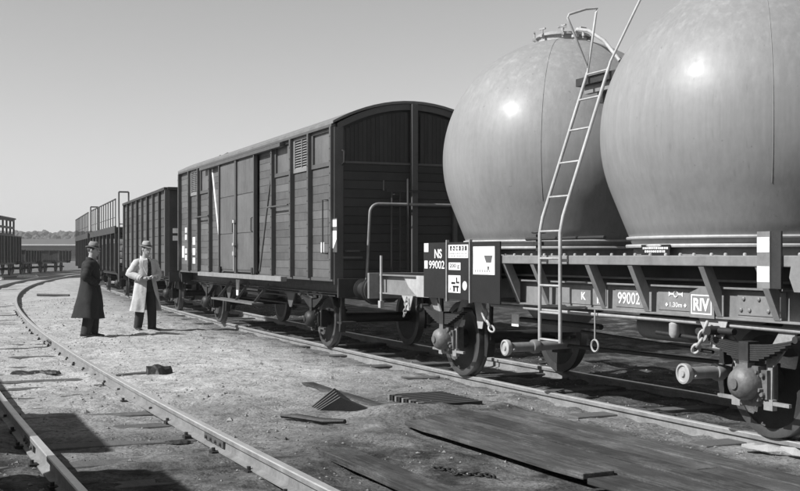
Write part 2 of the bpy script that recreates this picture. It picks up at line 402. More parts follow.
# ------------------------------------------------------------------ tracks
RAILP = [(-.062,-.145),(.062,-.145),(.062,-.133),(.012,-.118),(.009,-.05),(.034,-.042),(.035,-.008),(.028,0),(-.028,0),(-.035,-.008),(-.034,-.042),(-.009,-.05),(-.012,-.118),(-.062,-.133)]
def rail(n, s0, s1, parent, step=.8, nd=False):
    k = int((s1-s0)/step)+1; rings = []
    for i in range(k+1):
        s = s0 + (s1-s0)*i/k; q = drift(s) if nd else 0; rings.append([P(n+q+u, s, z) for u, z in RAILP])
    b = MB().loft(rings); me = b.mesh('rail'); me.materials.append(M_rail()); me.materials.append(M_railtop())
    for p in me.polygons:
        if p.normal.z > .5 and p.center.z > -.02: p.material_index = 1
    return link('rail', me, None, parent, 40)
sl_me = None
def track(nc, s0, s1, label, spacing, off, chairs=40, top=-.135, length=1.25):
    global sl_me
    e = empty('railway_track', (0,0,0), 0, label, 'railway track', 'tracks of the yard')
    nd = nc == 0; rail(nc+.75, s0, s1, e, nd=nd); rail(nc-.75, s0, s1, e, nd=nd)
    if sl_me is None:
        b = MB(); b.box(-.125,.125,-1.25,1.25,-.14,0); sl_me = b.mesh('sleeper'); sl_me.materials.append(M_sleeper())
        c = MB()
        for sg in (-1,1):
            c.box(-.05,.05,.06*sg-.035,.06*sg+.035,-.005,.026); c.lathe([(.017,.02),(.017,.055),(.001,.056)], (.0,.07*sg,0), 'z', 8)
        track.chair = c.mesh('rail_chair'); track.chair.materials.append(M_iron())
    s = off + math.ceil((s0-off)/spacing)*spacing; i = 0; par = int(round((off-s)/spacing)) % 2
    while s < s1:
        up = (.028 if i % 2 == par else -.05) if nd else 0
        p = P(nc + rng.normal(0,.03) + (drift(s) if nd else 0), s, top + up + rng.normal(0,.006))
        o = link('sleeper', sl_me, None, e, bevel=.012, loc=p); o.rotation_euler = (rng.normal(0,.004), rng.normal(0,.006), math.pi/2+heading(s)+rng.normal(0,.012))
        if i < chairs:
            for d in (.75,-.75):
                q = link('rail_chair', track.chair, None, o, loc=(0,d,.004))
        s += spacing; i += 1
    return e
track(0, -14, 60, 'sand-covered railway track carrying the silo wagon and the boxcar', SLP, .6, 0, top=-.115)
track(5.7, -8, 122, 'curving railway track in the foreground, beside the two standing men', .92, .35, 34, top=-.160)
def fishplate(e, n, s):
    q = P(n, s); b = MB()
    for sg in (1,-1):
        b.box(-.3,.3,*sorted((sg*.012,sg*.032)),-.108,-.052)
        for k in range(4): b.lathe([(.016,0),(.016,sg*.02),(.001,sg*.021)], (-.225+.15*k,sg*.032,-.08), 'y', 8)
    o = b.build('fishplate', M_post(), e, loc=q); o.rotation_euler.z = math.pi/2+heading(s)
tr2 = [o for o in bpy.data.objects if o.get('label','').startswith('curving railway')][0]
fishplate(tr2, 4.95, -3.1); fishplate(tr2, 6.45, -2.6); fishplate(tr2, 4.95, 9.0); fishplate(tr2, 6.45, 9.4)
track(10.7, -6, 125, 'railway track at the far left carrying the dark wagons', 1.0, .2, 0)

# ------------------------------------------------------------------ shared running gear (wagon coordinates: x along the track away from the camera, y to the near side, z above rail head)
def ring_lathe(prof, axis='y', seg=40, o=(0,0,0)):
    b = MB(); rings = []; o = Vector(o)
    for r, h in prof:
        rings.append([o + Vector({'z': (r*math.cos(a),r*math.sin(a),h), 'y': (r*math.sin(a),h,r*math.cos(a)), 'x': (h,r*math.cos(a),r*math.sin(a))}[axis]) for a in [2*math.pi*k/seg for k in range(seg)]])
    return b.loft(rings, closed=True, cap=False)
GEAR = {}
def gear_meshes():
    WR = .48
    d = MB().lathe([(.001,.07),(.075,.07),(.09,.10),(.12,.10),(.125,.02),(.26,-.005),(.37,.025),(.402,.05),(.402,-.06),(.3,-.05),(.14,-.03),(.001,-.03)], axis='y', seg=36)
    GEAR['wheel'] = d.mesh('wheel'); GEAR['wheel'].materials.append(M_iron())
    t = ring_lathe([(.40,.065),(.462,.07),(WR-.004,.066),(WR,.05),(WR+.004,-.02),(WR+.026,-.03),(WR+.03,-.045),(WR+.022,-.062),(.40,-.065)], 'y', 56)
    GEAR['tyre'] = t.mesh('tyre'); GEAR['tyre'].materials.append(M_tyre())
    for k in ('wheel','tyre'): GEAR[k].shade_smooth(); GEAR[k].set_sharp_from_angle(angle=R(30))
    def spring(L, nl, th):
        b = MB()
        for i in range(nl):
            l = L*(1 - .72*i/(nl-1))/2 if nl > 1 else L/2; z0 = -i*th
            pts = []; K = 10
            for j in range(K+1):
                x = -l + 2*l*j/K; pts.append((x, z0 + .075*(x/(L/2))**2 - .0))
            for j in range(K):
                b.bar((pts[j][0],0,pts[j][1]),(pts[j+1][0],0,pts[j+1][1]), .085 - .002*(i % 2), th*.84)
        b.box(-.055,.055,-.06,.06,-nl*th-.01,.03)
        for sg in (-1,1): b.lathe([(.03,-.06),(.03,.06)], (sg*L/2,0,.08), 'y', 12)
        return b.mesh('leaf_spring')
    GEAR['spring'] = spring(1.15, 8, .017)
    def guard(w, zt):
        b = MB(); fn = lambda u, v, t: (u, t, v)
        for sg in (-1,1):
            b.prism([(sg*w,zt),(sg*(w-.2),zt),(sg*.15,.72),(sg*.15,.30),(sg*.21,.30),(sg*.22,.62)][::sg], fn, -.01, .01)
        b.bar((-.42,.012,.33),(.42,.012,.33),.03,.03)
        b.box(-.24,-.14,-.02,.03,.27,.36); b.box(.14,.24,-.02,.03,.27,.36)
        return b.mesh('axle_guard')
    GEAR['guard'] = guard(.55, 1.0)
    b = MB().box(-.13,.13,-.16,.06,-.14,.15)
    b.lathe([(.14,.02),(.145,.06),(.14,.12),(.115,.17),(.07,.195),(.045,.2),(.045,.215),(.001,.216)], axis='y', seg=28)
    for k in range(6): b.lathe([(.017,.03),(.017,.075),(.001,.076)], (.152*math.cos(k*1.047+.3),0,.152*math.sin(k*1.047+.3)), 'y', 6)
    b.box(-.05,.05,.02,.10,.12,.19); b.box(-.09,.09,-.02,.05,-.19,-.13)
    b.box(-.2,-.12,-.05,.03,-.12,.12); b.box(.12,.2,-.05,.03,-.12,.12)
    for sx in (-.16,.16):
        for zz in (-.08,.08): b.lathe([(.02,.03),(.02,.06),(.001,.061)], (sx,0,zz), 'y', 8)
    GEAR['box'] = b.mesh('axle_box'); GEAR['box'].shade_smooth(); GEAR['box'].set_sharp_from_angle(angle=R(35))
    GEAR['axle'] = MB().lathe([(.001,-1.05),(.06,-1.05),(.06,-.85),(.085,-.8),(.08,0),(.085,.8),(.06,.85),(.06,1.05),(.001,1.05)], axis='y', seg=16).mesh('axle')
    h = MB(); h.lathe([(.001,.0),(.19,.0),(.215,-.012),(.22,-.03),(.2,-.045),(.08,-.06),(.075,-.3),(.001,-.3)], axis='x', seg=28)
    GEAR['buffer_head'] = h.mesh('buffer_head')
    c = MB().lathe([(.001,0),(.16,0),(.165,.03),(.115,.05),(.105,.36),(.115,.37),(.09,.375),(.001,.375)], axis='x', seg=24)
    GEAR['buffer'] = c.mesh('buffer')
    for k in ('buffer','buffer_head'): GEAR[k].shade_smooth(); GEAR[k].set_sharp_from_angle(angle=R(30))
gear_meshes()
def variant(key, m):
    k = (key, m.name)
    if k not in GEAR:
        GEAR[k] = GEAR[key].copy(); GEAR[k].materials.clear(); GEAR[k].materials.append(m)
    return GEAR[k]
def running_gear(e, axles, mbox, mguard, mspring, detail=True, ny=.98):
    for x in axles:
        link('axle', variant('axle', M_iron()), None, e, loc=(x,0,.48))
        for sg in (1,-1):
            w = link('wheel', GEAR['wheel'], None, e, loc=(x, sg*.75, .48)); w.rotation_euler = (0, random.random(), 0 if sg > 0 else math.pi)
            link('tyre', GEAR['tyre'], None, w)
            if detail:
                q = link('axle_box', variant('box', mbox), None, e, loc=(x, sg*(ny+.02), .48)); q.rotation_euler.z = 0 if sg > 0 else math.pi
                link('axle_guard', variant('guard', mguard), None, e, loc=(x, sg*ny, 0))
                link('leaf_spring', variant('spring', mspring), None, e, loc=(x, sg*(ny+.06), .80))
def buffers(e, hx, m, z=1.03):
    for sx in (-1,1):
        for sg in (1,-1):
            o = link('buffer', variant('buffer', m), None, e, loc=(sx*hx, sg*.875, z)); o.rotation_euler.z = 0 if sx > 0 else math.pi
            link('buffer_head', variant('buffer_head', M_iron()), None, o, loc=(.62,0,0))
        hk = MB(); hk.box(hx if sx>0 else -hx-.12, hx+.12 if sx>0 else -hx, -.06,.06,z-.08,z+.08)
        hk.tube(arc_pts((sx*(hx+.2),0,z-.02),(1,0,0),(0,0,1),.07,-2.2,1.8,8), .028, 8)
        hk.tube(arc_pts((sx*(hx+.2),0,z-.3),(0,1,0),(0,0,1),.055,0,2*math.pi,12)[:-1], .02, 6, True)
        hk.tube([(sx*(hx+.2),-.05,z-.1),(sx*(hx+.2),-.05,z-.3)],.018,6); hk.tube([(sx*(hx+.2),.05,z-.1),(sx*(hx+.2),.05,z-.3)],.018,6)
        hk.build('coupling', M_iron(), e, 40)
def chain(name, pts, m, parent=None, L=.075, r=.009, smooth=True):
    pts = [Vector(p) for p in pts]; b = MB(); acc = [0]
    for a, c in zip(pts, pts[1:]): acc.append(acc[-1] + (c-a).length)
    tot = acc[-1]; n = max(2, int(tot/(L*.72)))
    def at(t):
        for i in range(len(pts)-1):
            if t <= acc[i+1]+1e-6: return pts[i].lerp(pts[i+1], (t-acc[i])/max(1e-6, acc[i+1]-acc[i]))
        return pts[-1]
    for i in range(n):
        t = tot*(i+.5)/n; c = at(t); d = (at(min(tot,t+.01)) - at(max(0,t-.01))).normalized()
        u = d.orthogonal().normalized(); w = d.cross(u); v = u if i % 2 else w
        ring = []
        for k in range(12):
            a = 2*math.pi*k/12; ring.append(c + d*math.cos(a)*L*.5 + v*math.sin(a)*L*.3)
        b.tube(ring, r, 6, True)
    return b.build(name, m, parent, 60)
def channel(b, x0, x1, yw, out, z0, z1, t=.02):      # steel channel along x, web at yw, flanges reaching out
    ya, yb = sorted((yw, yw+t*(1 if out > 0 else -1))); b.box(x0,x1,ya,yb,z0,z1)
    ye = yw + out; ya, yb = sorted((yw + t*(1 if out>0 else -1), ye)); b.box(x0,x1,ya,yb,z0,z0+t); b.box(x0,x1,ya,yb,z1-t,z1)
def bolts(b, pts, r=.016, h=.018, axis='y'):
    for p in pts: b.lathe([(r,0),(r,h*.7),(r*.6,h),(.001,h)], p, axis, 8)

# ------------------------------------------------------------------ silo wagon with two spherical tanks
def silo_wagon():
    s0 = -2.74; HX = 4.74
    e = empty('silo_wagon', P(0, s0), math.pi/2 + heading(s0) + R(.25), 'pale grey silo wagon carrying two big round tanks, numbered 99002', 'silo wagon')
    fr, gr, lg, ir = M_frame(), M_grey(), M_lgrey(), M_iron()
    # underframe
    for sg in (1,-1):
        b = MB(); channel(b, -HX, HX, sg*1.0, sg*.09, 1.0, 1.28); b.build('solebar', gr, e, bevel=.004)
    for sx in (1,-1):
        b = MB(); b.box(sx*HX - .03, sx*HX + .03, -1.25, 1.25, .93, 1.3); bolts(b, [(sx*(HX+.03), y, z) for y in (-1.05,-.7,.7,1.05) for z in (.9+.08,1.22)], .018, .02, 'x'); b.build('headstock', gr, e, bevel=.006)
    for x in (-3.4,-2.1,-.6,.6,2.1,3.4):
        MB().box(x-.05,x+.05,-.995,.995,1.02,1.24).build('cross_member', fr, e)
    # deck edge beam
    for sg in (1,-1):
        y0, y1 = sorted((sg*1.22, sg*1.31))
        MB().box(-4.2, 2.74, y0, y1, 1.46, 1.55).build('deck_beam', gr, e, bevel=.008)
        b = MB(); yy = sg*1.31
        for k in range(34):
            x = -4.1 + k*.2 + random.uniform(-.03,.03)
            b.lathe([(.015,0),(.015,.016),(.008,.022),(.001,.022)], (x, sg*1.265, 1.55), 'z', 8)
        b.build('deck_bolts', lg, e, 40)
    MB().box(-4.2, 2.74, -1.215, 1.215, 1.50, 1.535).build('deck_plate', fr, e)
    ribs = [2.6, 1.75, .87, .27, -.75, -1.44, -2.43, -3.11, -4.05]
    for sg in (1,-1):
        for x in ribs:
            fn = lambda u, v, t: (t, sg*u, v)
            MB().prism([(1.305,1.455),(1.205,1.455),(1.03,1.29),(1.085,1.285),(1.085,1.02),(1.10,1.02)] if False else [(1.30,1.457),(1.20,1.457),(1.095,1.24),(1.095,1.02)], fn, x-.035, x+.035).build('rib', gr, e, bevel=.003)
    # upper longitudinal below the deck
    for sg in (1,-1):
        y0,y1 = sorted((sg*.985, sg*1.0)); MB().box(-4.2, 2.74, y0, y1, 1.283, 1.497).build('web_plate', fr, e)
        MB().tube([(-4.0, sg*1.06, 1.33),(2.6, sg*1.06, 1.33)], .012, 6).build('pipe', gr, e)
    # tanks
    Rr, ZC = 1.48, 2.72
    def prof():
        pr = []; fc = R(22)
        zb, = (1.60,); rb = (Rr - (ZC-zb)*math.sin(fc))/math.cos(fc)
        pr.append((.25, .62)); pr.append((.27,.66)); pr.append((rb-.25, 1.50)); pr.append((rb, zb))
        pr.append(((Rr - (ZC-1.85)*math.sin(fc))/math.cos(fc), 1.85))
        a = -fc
        for k in range(41):
            t = -fc + (R(86)+fc)*k/40; pr.append((Rr*math.cos(t), ZC + Rr*math.sin(t)))
        return pr
    for x in (1.62,-1.70):
        t = MB().lathe([(r, z-ZC) for r, z in prof()], (0,0,0), 'z', 96); o = t.build('tank', M_tank(), e, 50, loc=(x,0,ZC)); o.rotation_euler.z = 0 if x > 0 else 2.1
        rr = (Rr - (ZC-1.68)*math.sin(R(22)))/math.cos(R(22))
        b = ring_lathe([(rr-.02,-.03),(rr+.045,-.03),(rr+.05,-.018),(rr+.045,-.006),(rr-.0,0),(rr-.02,0)], 'z', 96); b.v = [(q[0],q[1],q[2]+1.735-ZC) for q in b.v]; r1 = b.build('tank_ring', lg, o, 30)
        b = ring_lathe([(rr-.1,-.03),(rr+.05,-.03),(rr+.055,-.015),(rr+.05,0),(rr-.1,0)], 'z', 96); b.v = [(q[0],q[1],q[2]+1.655-ZC) for q in b.v]; b.build('tank_ring', lg, o, 30)
        b = ring_lathe([(rr-.04,-.16),(rr-.02,-.16),(rr-.02,0),(rr-.04,0)], 'z', 96); b.v = [(q[0],q[1],q[2]+1.70-ZC) for q in b.v]; b.build('skirt', gr, o, 30)
        for a in (R(137), R(257), R(17)) if x > 0 else (R(22), R(142), R(262)):
            pts = [(Rr*1.0005*math.cos(q)*math.cos(a), Rr*1.0005*math.cos(q)*math.sin(a), Rr*1.0005*math.sin(q)) for q in [R(-22)+R(105)*k/40 for k in range(41)]]
            MB().tube(pts, .0035, 5).build('weld_seam', M_tank(), o, 60)
        for q, nm in ():
            pts = [(Rr*1.0005*math.cos(q)*math.cos(a), Rr*1.0005*math.cos(q)*math.sin(a), Rr*1.0005*math.sin(q)) for a in [2*math.pi*k/72 for k in range(72)]]
            MB().tube(pts, .003, 5, True).build(nm, M_tank(), o, 60)
        # manhole and fittings on the crown
        m = MB(); m.lathe([(.30,1.40),(.30,1.50),(.335,1.505),(.335,1.535),(.28,1.54),(.2,1.575),(.05,1.59),(.001,1.59)], (0,0,0), 'z', 32); mh = m.build('manhole', lg, o, 35)
        b = MB()
        for k in range(8):
            a = 2*math.pi*k/8+.2; c, d = math.cos(a), math.sin(a)
            b.bar((.31*c,.31*d,1.5),(.37*c,.37*d,1.5),.03,.03); b.tube([(.345*c,.345*d,1.46),(.345*c,.345*d,1.58)],.011,6); b.bar((.345*c-.05*d,.345*d+.05*c,1.585),(.345*c+.05*d,.345*d-.05*c,1.585),.02,.018)
        b.tube([(0,0,1.59),(0,0,1.68)],.02,8); b.tube([(-.1,.02,1.66),(.12,-.02,1.67)],.013,6); b.build('clamp', lg, o, 40)

        v = MB(); sgn = -1 if x > 0 else 1; pth = [(.42*sgn,.1,1.36),(.42*sgn,.1,1.50)]+[(.46*sgn,.1,1.53),(.7*sgn,.1,1.47),(1.0*sgn,.1,1.30),(1.3*sgn,.1,1.02)]
        v.tube(pth,.022,10); v.lathe([(.045,0),(.045,.03)],(.42*sgn,.1,1.44),'z',14); (v.build('air_pipe', lg, o, 40) if x > 0 else None)
        b = MB(); b.lathe([(.13,.0),(.13,.06),(.09,.09),(.09,.2),(.16,.21),(.16,.25),(.001,.25)], (0,0,-2.36), 'z', 20); b.build('outlet_valve', ir, o, 40)
    # nameplate on the skirt of the nearer tank
    # ladder between the tanks: lower part upright, upper part leaning in
    yl = 1.40; xa, xb = -.05, -.43; tub = .019
    lad = MB()
    def yz(z): return (yl if z <= 1.85 else yl - (z-1.85)*(.60/1.65))
    pl = [(xa,yl,.66),(xa,yl,1.78),(xa,yz(1.95),1.95),(xa,yz(3.5),3.5)]
    pr = [(xb,yl,.66),(xb,yl,1.78),(xb,yz(1.95),1.95),(xb,yz(3.5),3.5)]
    # left stringer ends in a triangular grab loop, the right one runs on as a handrail over the crown
    y35 = yz(3.5)
    loop = [(xa,y35,3.5),(xa-.02,y35-.04,3.8),(xa-.03,y35-.09,4.15),(xa-.02,y35-.12,4.20),(xa+.0,y35+.02,4.18),(xa+.02,y35+.22,4.11),(xa+.02,y35+.24,4.07),(xa+.01,y35+.20,3.98),(xa,y35,3.56)]
    lad.tube(pl, tub, 8); lad.tube(loop, tub*.72, 8); lad.tube(pr, tub, 8)
    lad.tube([(xb,y35,3.5),(xb-.0,y35-.02,3.56),(xb-.08,y35-.30,4.15),(xb-.1,y35-.42,4.38),(xb-.12,.18,4.62),(xb-.12,-.05,4.64),(xb-.12,-.14,4.6),(xb-.1,-.48,4.15),(xb,-.8,3.5)], tub*.72, 8)
    ladder = lad.build('ladder', lg, e, 50)
    for z in (.68,.96,1.24,1.52,1.8,2.16,2.52,2.87,3.2,3.48):
        MB().tube([(xa,yz(z),z),(xb,yz(z),z)],.013,6).build('rung', lg, ladder, 50)
    b = MB(); b.bar((xa,yl,1.50),(xa,1.30,1.50),.03,.03); b.bar((xb,yl,1.50),(xb,1.30,1.50),.03,.03); b.bar((xa,yl,1.02),(xa,1.09,1.02),.025,.025); b.bar((xb,yl,1.02),(xb,1.09,1.02),.025,.025); b.build('ladder_bracket', lg, ladder)
    pf = MB(); pf.box(-.55,.2,-.8,.78,3.385,3.47); pf.build('platform', fr, e, bevel=.004)
    b = MB(); b.box(-.5,.12,.66,.72,3.30,3.384); b.box(-.5,.12,-.72,-.66,3.30,3.384); b.box(-.4,-.3,-.6,.6,3.20,3.384); b.box(-.05,.05,-.6,.6,3.20,3.384); b.build('platform_frame', gr, e)
    # valve by the foot of the first tank
    b = MB(); b.tube([(.35,1.16,1.60),(.35,1.16,1.78)],.03,10); b.lathe([(.06,0),(.06,.04)],(.35,1.16,1.66),'z',12); b.tube(arc_pts((.35,1.16,1.80),(1,0,0),(0,1,0),.07,0,2*math.pi,14)[:-1],.011,6,True); b.tube([(.55,1.19,1.73),(-.9,1.19,1.73)],.018,8); b.build('valve', ir, e, 50)
    # ---- black boards at the far end of the near side
    yb = 1.34; W_, K = M_white(), M_black()
    zt, zb = 1.71, 1.02
    bd = MB().box(.87, 1.55, yb-.02, yb, zb-.02, zt).build('board', K, e, bevel=.004)
    bd2 = MB().box(1.565, 2.13, yb-.02, yb, zb, zt).build('board', K, e, bevel=.004)
    bd3 = MB().box(2.15, 2.78, yb-.02, yb, zb, zt).build('board', K, e, bevel=.004)
    for o_, x in ((bd,1.5575),(bd2,2.14)):
        MB().box(x-.009,x+.009,yb-.025,yb+.012,zb-.03,zt+.03).build('edge_strip', lg, o_)
    b = MB(); 
    for x in (1.0,1.8,2.6): b.bar((x,1.30,1.50),(x,yb-.02,1.50),.05,.05)
    for x in (1.0,1.8,2.6): b.bar((x,1.08,1.05),(x,yb-.02,1.05),.04,.04)
    b.build('board_bracket', fr, e)
    yf = yb + .004
    def plate(x0, x1, z0, z1, par, m=W_, t=.003, nm='painted_plate'):
        return MB().box(min(x0,x1), max(x0,x1), yb+.0005, yb+t, z0, z1).build(nm, m, par)
    # NS / 99002
    plate(2.76,2.64,zt-.115,zt-.005,bd3); plate(2.75,2.66,1.385,1.485,bd3)
    lettering('NS', 2.47, yf, 1.515, .115, W_, bd3, bold=.03, width=.20)
    lettering('99002', 2.62, yf, 1.385, .10, W_, bd3, bold=.012, width=.42)
    # load table
    p = plate(2.10,1.60,1.52,1.68,bd2)
    b = MB()
    for k in range(6): b.box(2.03-.075*k-.022, 2.03-.075*k+.022, yf, yf+.001, 1.61, 1.665)
    b.build('load_table_marks', K, bd2)
    lettering('A B C', 2.03, yf+.0025, 1.622, .03, W_, bd2, bold=.01, width=.36)
    b = MB(); rr = random.Random(5)
    for z in (1.535,1.565):
        x = 2.07
        while x > 1.65: w = rr.uniform(.01,.035); b.box(x-w,x,yf,yf+.001,z,z+.018); x -= w + rr.uniform(.012,.03)
    b.build('small_print', mat('print_grey',.35,.7), bd2)
    p = plate(2.09,1.79,1.375,1.465,bd2); lettering('200 g', 2.07, yf, 1.39, .06, K, bd2, bold=.01, width=.25)
    plate(2.10,1.79,1.10,1.31,bd2)
    b = MB(); b.box(2.02,1.92,yf,yf+.001,1.205,1.23); b.box(1.90,1.82,yf,yf+.001,1.215,1.235); b.box(1.90,1.87,yf,yf+.001,1.235,1.285); b.box(1.97,1.93,yf,yf+.001,1.115,1.18); b.box(1.88,1.85,yf,yf+.001,1.115,1.18); b.box(1.98,1.83,yf,yf+.001,1.165,1.185); b.build('brake_mark', K, bd2)
    lettering('x', 2.07, yf, 1.13, .03, K, bd2)
    b = MB(); b.lathe([(.001,0),(.055,0),(.055,.003),(.001,.003)], (1.685,yb+.0005,1.19), 'y', 24); b.build('painted_disc', W_, bd2)
    # hopper sign
    plate(1.48,.98,1.33,1.655,bd)
    fn = lambda u, v, t: (u, yf+t, v)
    MB().prism([(1.22,1.55),(1.03,1.55),(1.06,1.47),(1.17,1.47)], fn, 0, .001).build('hopper_sign', mat('sign_grey',.10,.6), bd)
    MB().prism([(1.15,1.425),(1.10,1.425),(1.113,1.385),(1.135,1.385)], fn, 0, .001).build('hopper_sign', mat('sign_grey',.10,.6), bd)
    b = MB()
    for k in range(7): b.box(1.44-.055*k,1.41-.055*k,yf,yf+.001,1.36,1.385)
    b.build('small_print', mat('print_grey',.35,.7), bd)
    # ---- plates and lettering on the solebar
    ys = 1.025
    def splate(x0,x1,z0,z1,m,nm='plate'): return MB().box(min(x0,x1),max(x0,x1),ys-.003,ys+.004,z0,z1).build(nm,m,e)
    yl2 = ys+.0075
    pn = splate(-.86,-1.36,1.045,1.245,gr)
    lettering('99002', -.90, yl2, 1.075, .115, W_, pn, bold=.015, width=.35)
    pk = splate(.10,-.70,1.045,1.245,gr); lettering('K', -.27, yl2, 1.09, .08, W_, pk, bold=.03, wide=1.15); lettering('I.', -.55, yl2, 1.06, .12, W_, pk, bold=.03)
    px_ = splate(-1.52,-2.10,1.045,1.245,gr)
    # wheelbase mark: arrows either side of a ring, and the figure below
    b = MB()
    xs = -1.78
    b.tube(arc_pts((xs,yl2,1.195),(1,0,0),(0,0,1),.028,0,2*math.pi,16)[:-1],.006,5,True)
    for d in (1,-1):
        b.box(min(xs+d*.035,xs+d*.10),max(xs+d*.035,xs+d*.10),yl2-.001,yl2+.001,1.188,1.202)
        b.prism([(xs+d*.10,1.22),(xs+d*.10,1.17),(xs+d*.065,1.195)], lambda u,v,t:(u,yl2+t,v), 0, .002)
        b.prism([(xs+d*.13,1.115),(xs+d*.15,1.095),(xs+d*.13,1.075),(xs+d*.11,1.095)], lambda u,v,t:(u,yl2+t,v), 0, .002)
    b.build('painted_mark', W_, px_)
    lettering('1.30m', xs+.085, yl2, 1.075, .045, W_, px_, bold=.02, width=.17)
    # RIV mark on a bracket plate below the solebar
    b = MB(); b.prism([(-2.06,1.22),(-2.20,1.27),(-2.36,1.27),(-2.38,1.0),(-2.06,1.0)], lambda u,v,t:(u,1.094+t,v), 0, .012); pv = b.build('mark_plate', gr, e)
    fx0, fx1, fz0, fz1, q = -2.08, -2.35, 1.03, 1.205, .013; y2 = 1.107
    b = MB(); b.box(fx1,fx0,y2,y2+.002,fz0,fz0+q); b.box(fx1,fx0,y2,y2+.002,fz1-q,fz1); b.box(fx0-q,fx0,y2,y2+.002,fz0+q,fz1-q); b.box(fx1,fx1+q,y2,y2+.002,fz0+q,fz1-q); b.build('painted_frame', W_, pv)
    lettering('RIV', fx0-.03, y2+.001, fz0+.03, .115, W_, pv, bold=.04, width=.21)
    b = MB(); b.prism([(-2.12,1.0),(-2.50,1.0),(-2.40,.74),(-2.30,.74)], lambda u,v,t:(u,1.05+t,v), 0, .012); b.build('spring_bracket', lg, e)
    b = MB(); b.prism([(3.95,1.0),(3.60,1.0),(3.70,.80),(3.78,.80)], lambda u,v,t:(u,1.08+t,v), 0, .012); b.build('spring_bracket', lg, e)
    b = MB(); b.prism([(2.05,1.0),(1.75,1.0),(1.85,.66),(1.95,.66)], lambda u,v,t:(u,1.0+t,v), 0, .012); b.build('spring_bracket', lg, e)
    # riveted patch plate above the near axle
    pp = splate(-2.58,-3.14,1.045,1.25,gr,'patch_plate'); b = MB()
    bolts(b, [(x, ys+.004, z) for x in (-2.66,-2.84,-3.02) for z in (1.185,)] + [(x, ys+.004, 1.09) for x in (-2.63,-2.73,-2.95,-3.06)], .018, .018); b.build('rivets', gr, pp, 40)
    # white and grey marking post
    mk = MB().box(-3.29,-3.15,1.33,1.345,1.29,1.74).build('marking_post', gr, e)
    MB().box(-3.288,-3.152,1.3455,1.348,1.575,1.695).build('painted_band', W_, mk); MB().box(-3.288,-3.152,1.3455,1.348,1.34,1.465).build('painted_band', W_, mk)
    MB().box(-3.40,-3.292,1.32,1.338,1.29,1.74).build('marking_post', fr, e)
    pl_ = MB().prism([(-3.52,1.48),(-3.6,1.56),(-4.05,1.56),(-4.05,1.27),(-3.55,1.27),(-3.50,1.38)], lambda u,v,t:(u,1.34+t,v), 0, .012).build('end_plate', gr, e)
    # small notice on the skirt
    nb = MB().box(-1.93,-1.52,1.215,1.225,1.555,1.65).build('notice', K, e); 
    b = MB(); rr = random.Random(3)
    for z, x0, x1 in ((1.608,-1.545,-1.90),(1.578,-1.575,-1.86)):
        x = x0
        while x > x1:
            w = rr.uniform(.012,.03); b.box(x-w,x,1.2255,1.227,z,z+.019); x -= w + .008
    b.build('small_print', W_, nb)
    # ---- end platform details (far end)
    b = MB(); b.tube([(4.62,1.1,.86),(4.62,1.1,1.55)],.02,8); b.box(4.58,4.66,1.07,1.13,.80,.90); b.build('lamp_iron', M_white() if False else lg, e, 50)
    MB().box(3.05,3.42,1.11,1.13,1.0,1.28).build('side_plate', lg, e)
    b = MB(); b.prism([(3.5,1.275),(4.0,1.275),(3.82,1.12),(3.62,1.02),(3.5,1.02)], lambda u,v,t:(u,1.03+t,v), 0, .02); b.build('corner_gusset', lg, e)
    chain('chain', [(3.72,1.13,.98),(3.70,1.15,.84),(3.78,1.14,.72)], lg, e)
    chain('chain', [(1.62,1.12,.98),(1.55,1.14,.8),(1.40,1.12,.66)], lg, e, .10, .014)
    chain('chain', [(-2.30,1.12,.96),(-2.27,1.15,.82),(-2.16,1.14,.70)], lg, e, .10, .015)
    b = MB(); b.lathe([(.04,-.04),(.04,.12)],(-2.38,1.06,.90),'y',14); b.lathe([(.03,0),(.03,.18)],(-2.6,1.08,.90),'x',12); b.build('shackle_pin', ir, e, 40)
    # discharge pipes with caps
    for x, z in ((.80,.52),(-2.22,.52)):
        b = MB(); b.tube([(x,.35,z+.02),(x,.9,z),(x,1.27,z)],.055,14); b.lathe([(.075,0),(.08,.02),(.08,.06),(.075,.08)],(x,.88,z),'y',20); dp = b.build('discharge_pipe', gr, e, 40)
        b = MB(); b.lathe([(.001,0),(.085,0),(.09,.015),(.09,.05),(.072,.055),(.065,.04),(.03,.045),(.026,.06),(.001,.06)],(x,1.27,z),'y',28); b.tube([(x-.1,1.25,z-.02),(x+.1,1.25,z+.02)],.012,6); b.build('pipe_cap', lg, dp, 35)
    # air reservoir, brake pipes and rods
    MB().lathe([(.001,-.42),(.08,-.41),(.14,-.36),(.15,-.3),(.15,.3),(.14,.36),(.08,.41),(.001,.42)],(-1.2,.62,.86),'x',24).build('air_reservoir', gr, e, 40)
    b = MB(); b.tube([(1.6,1.02,.965),(-.4,1.03,.95),(-1.6,1.02,.955),(-3.9,1.0,.94)],.024,8); b.build('brake_pipe', lg, e, 50)
    b = MB(); b.tube([(1.3,.8,.80),(-.3,.8,.80)],.03,8); b.tube([(.2,.7,.72),(-1.9,.7,.66)],.018,8); b.tube([(-1.4,.95,.82),(-2.0,.95,.80)],.02,8); b.tube([(2.1,.5,.5),(-2.1,.5,.55)],.022,8); b.build('brake_rod', ir, e, 50)
    b = MB(); b.tube([(-.58,1.08,1.0),(-.58,1.08,.70)],.008,6); b.tube(arc_pts((-.58,1.08,.635),(1,0,0),(0,0,1),.06,0,2*math.pi,16)[:-1],.010,6,True); b.build('pull_ring', lg, e, 50)
    b = MB(); b.lathe([(.02,.0),(.05,-.02),(.05,-.12),(.03,-.15),(.001,-.15)],(-1.72,1.0,.94),'z',14); b.build('drain_cup', lg, e, 40)
    b = MB(); b.box(.93,1.08,1.05,1.06,.74,.88); b.build('small_plate', M_white(), e)
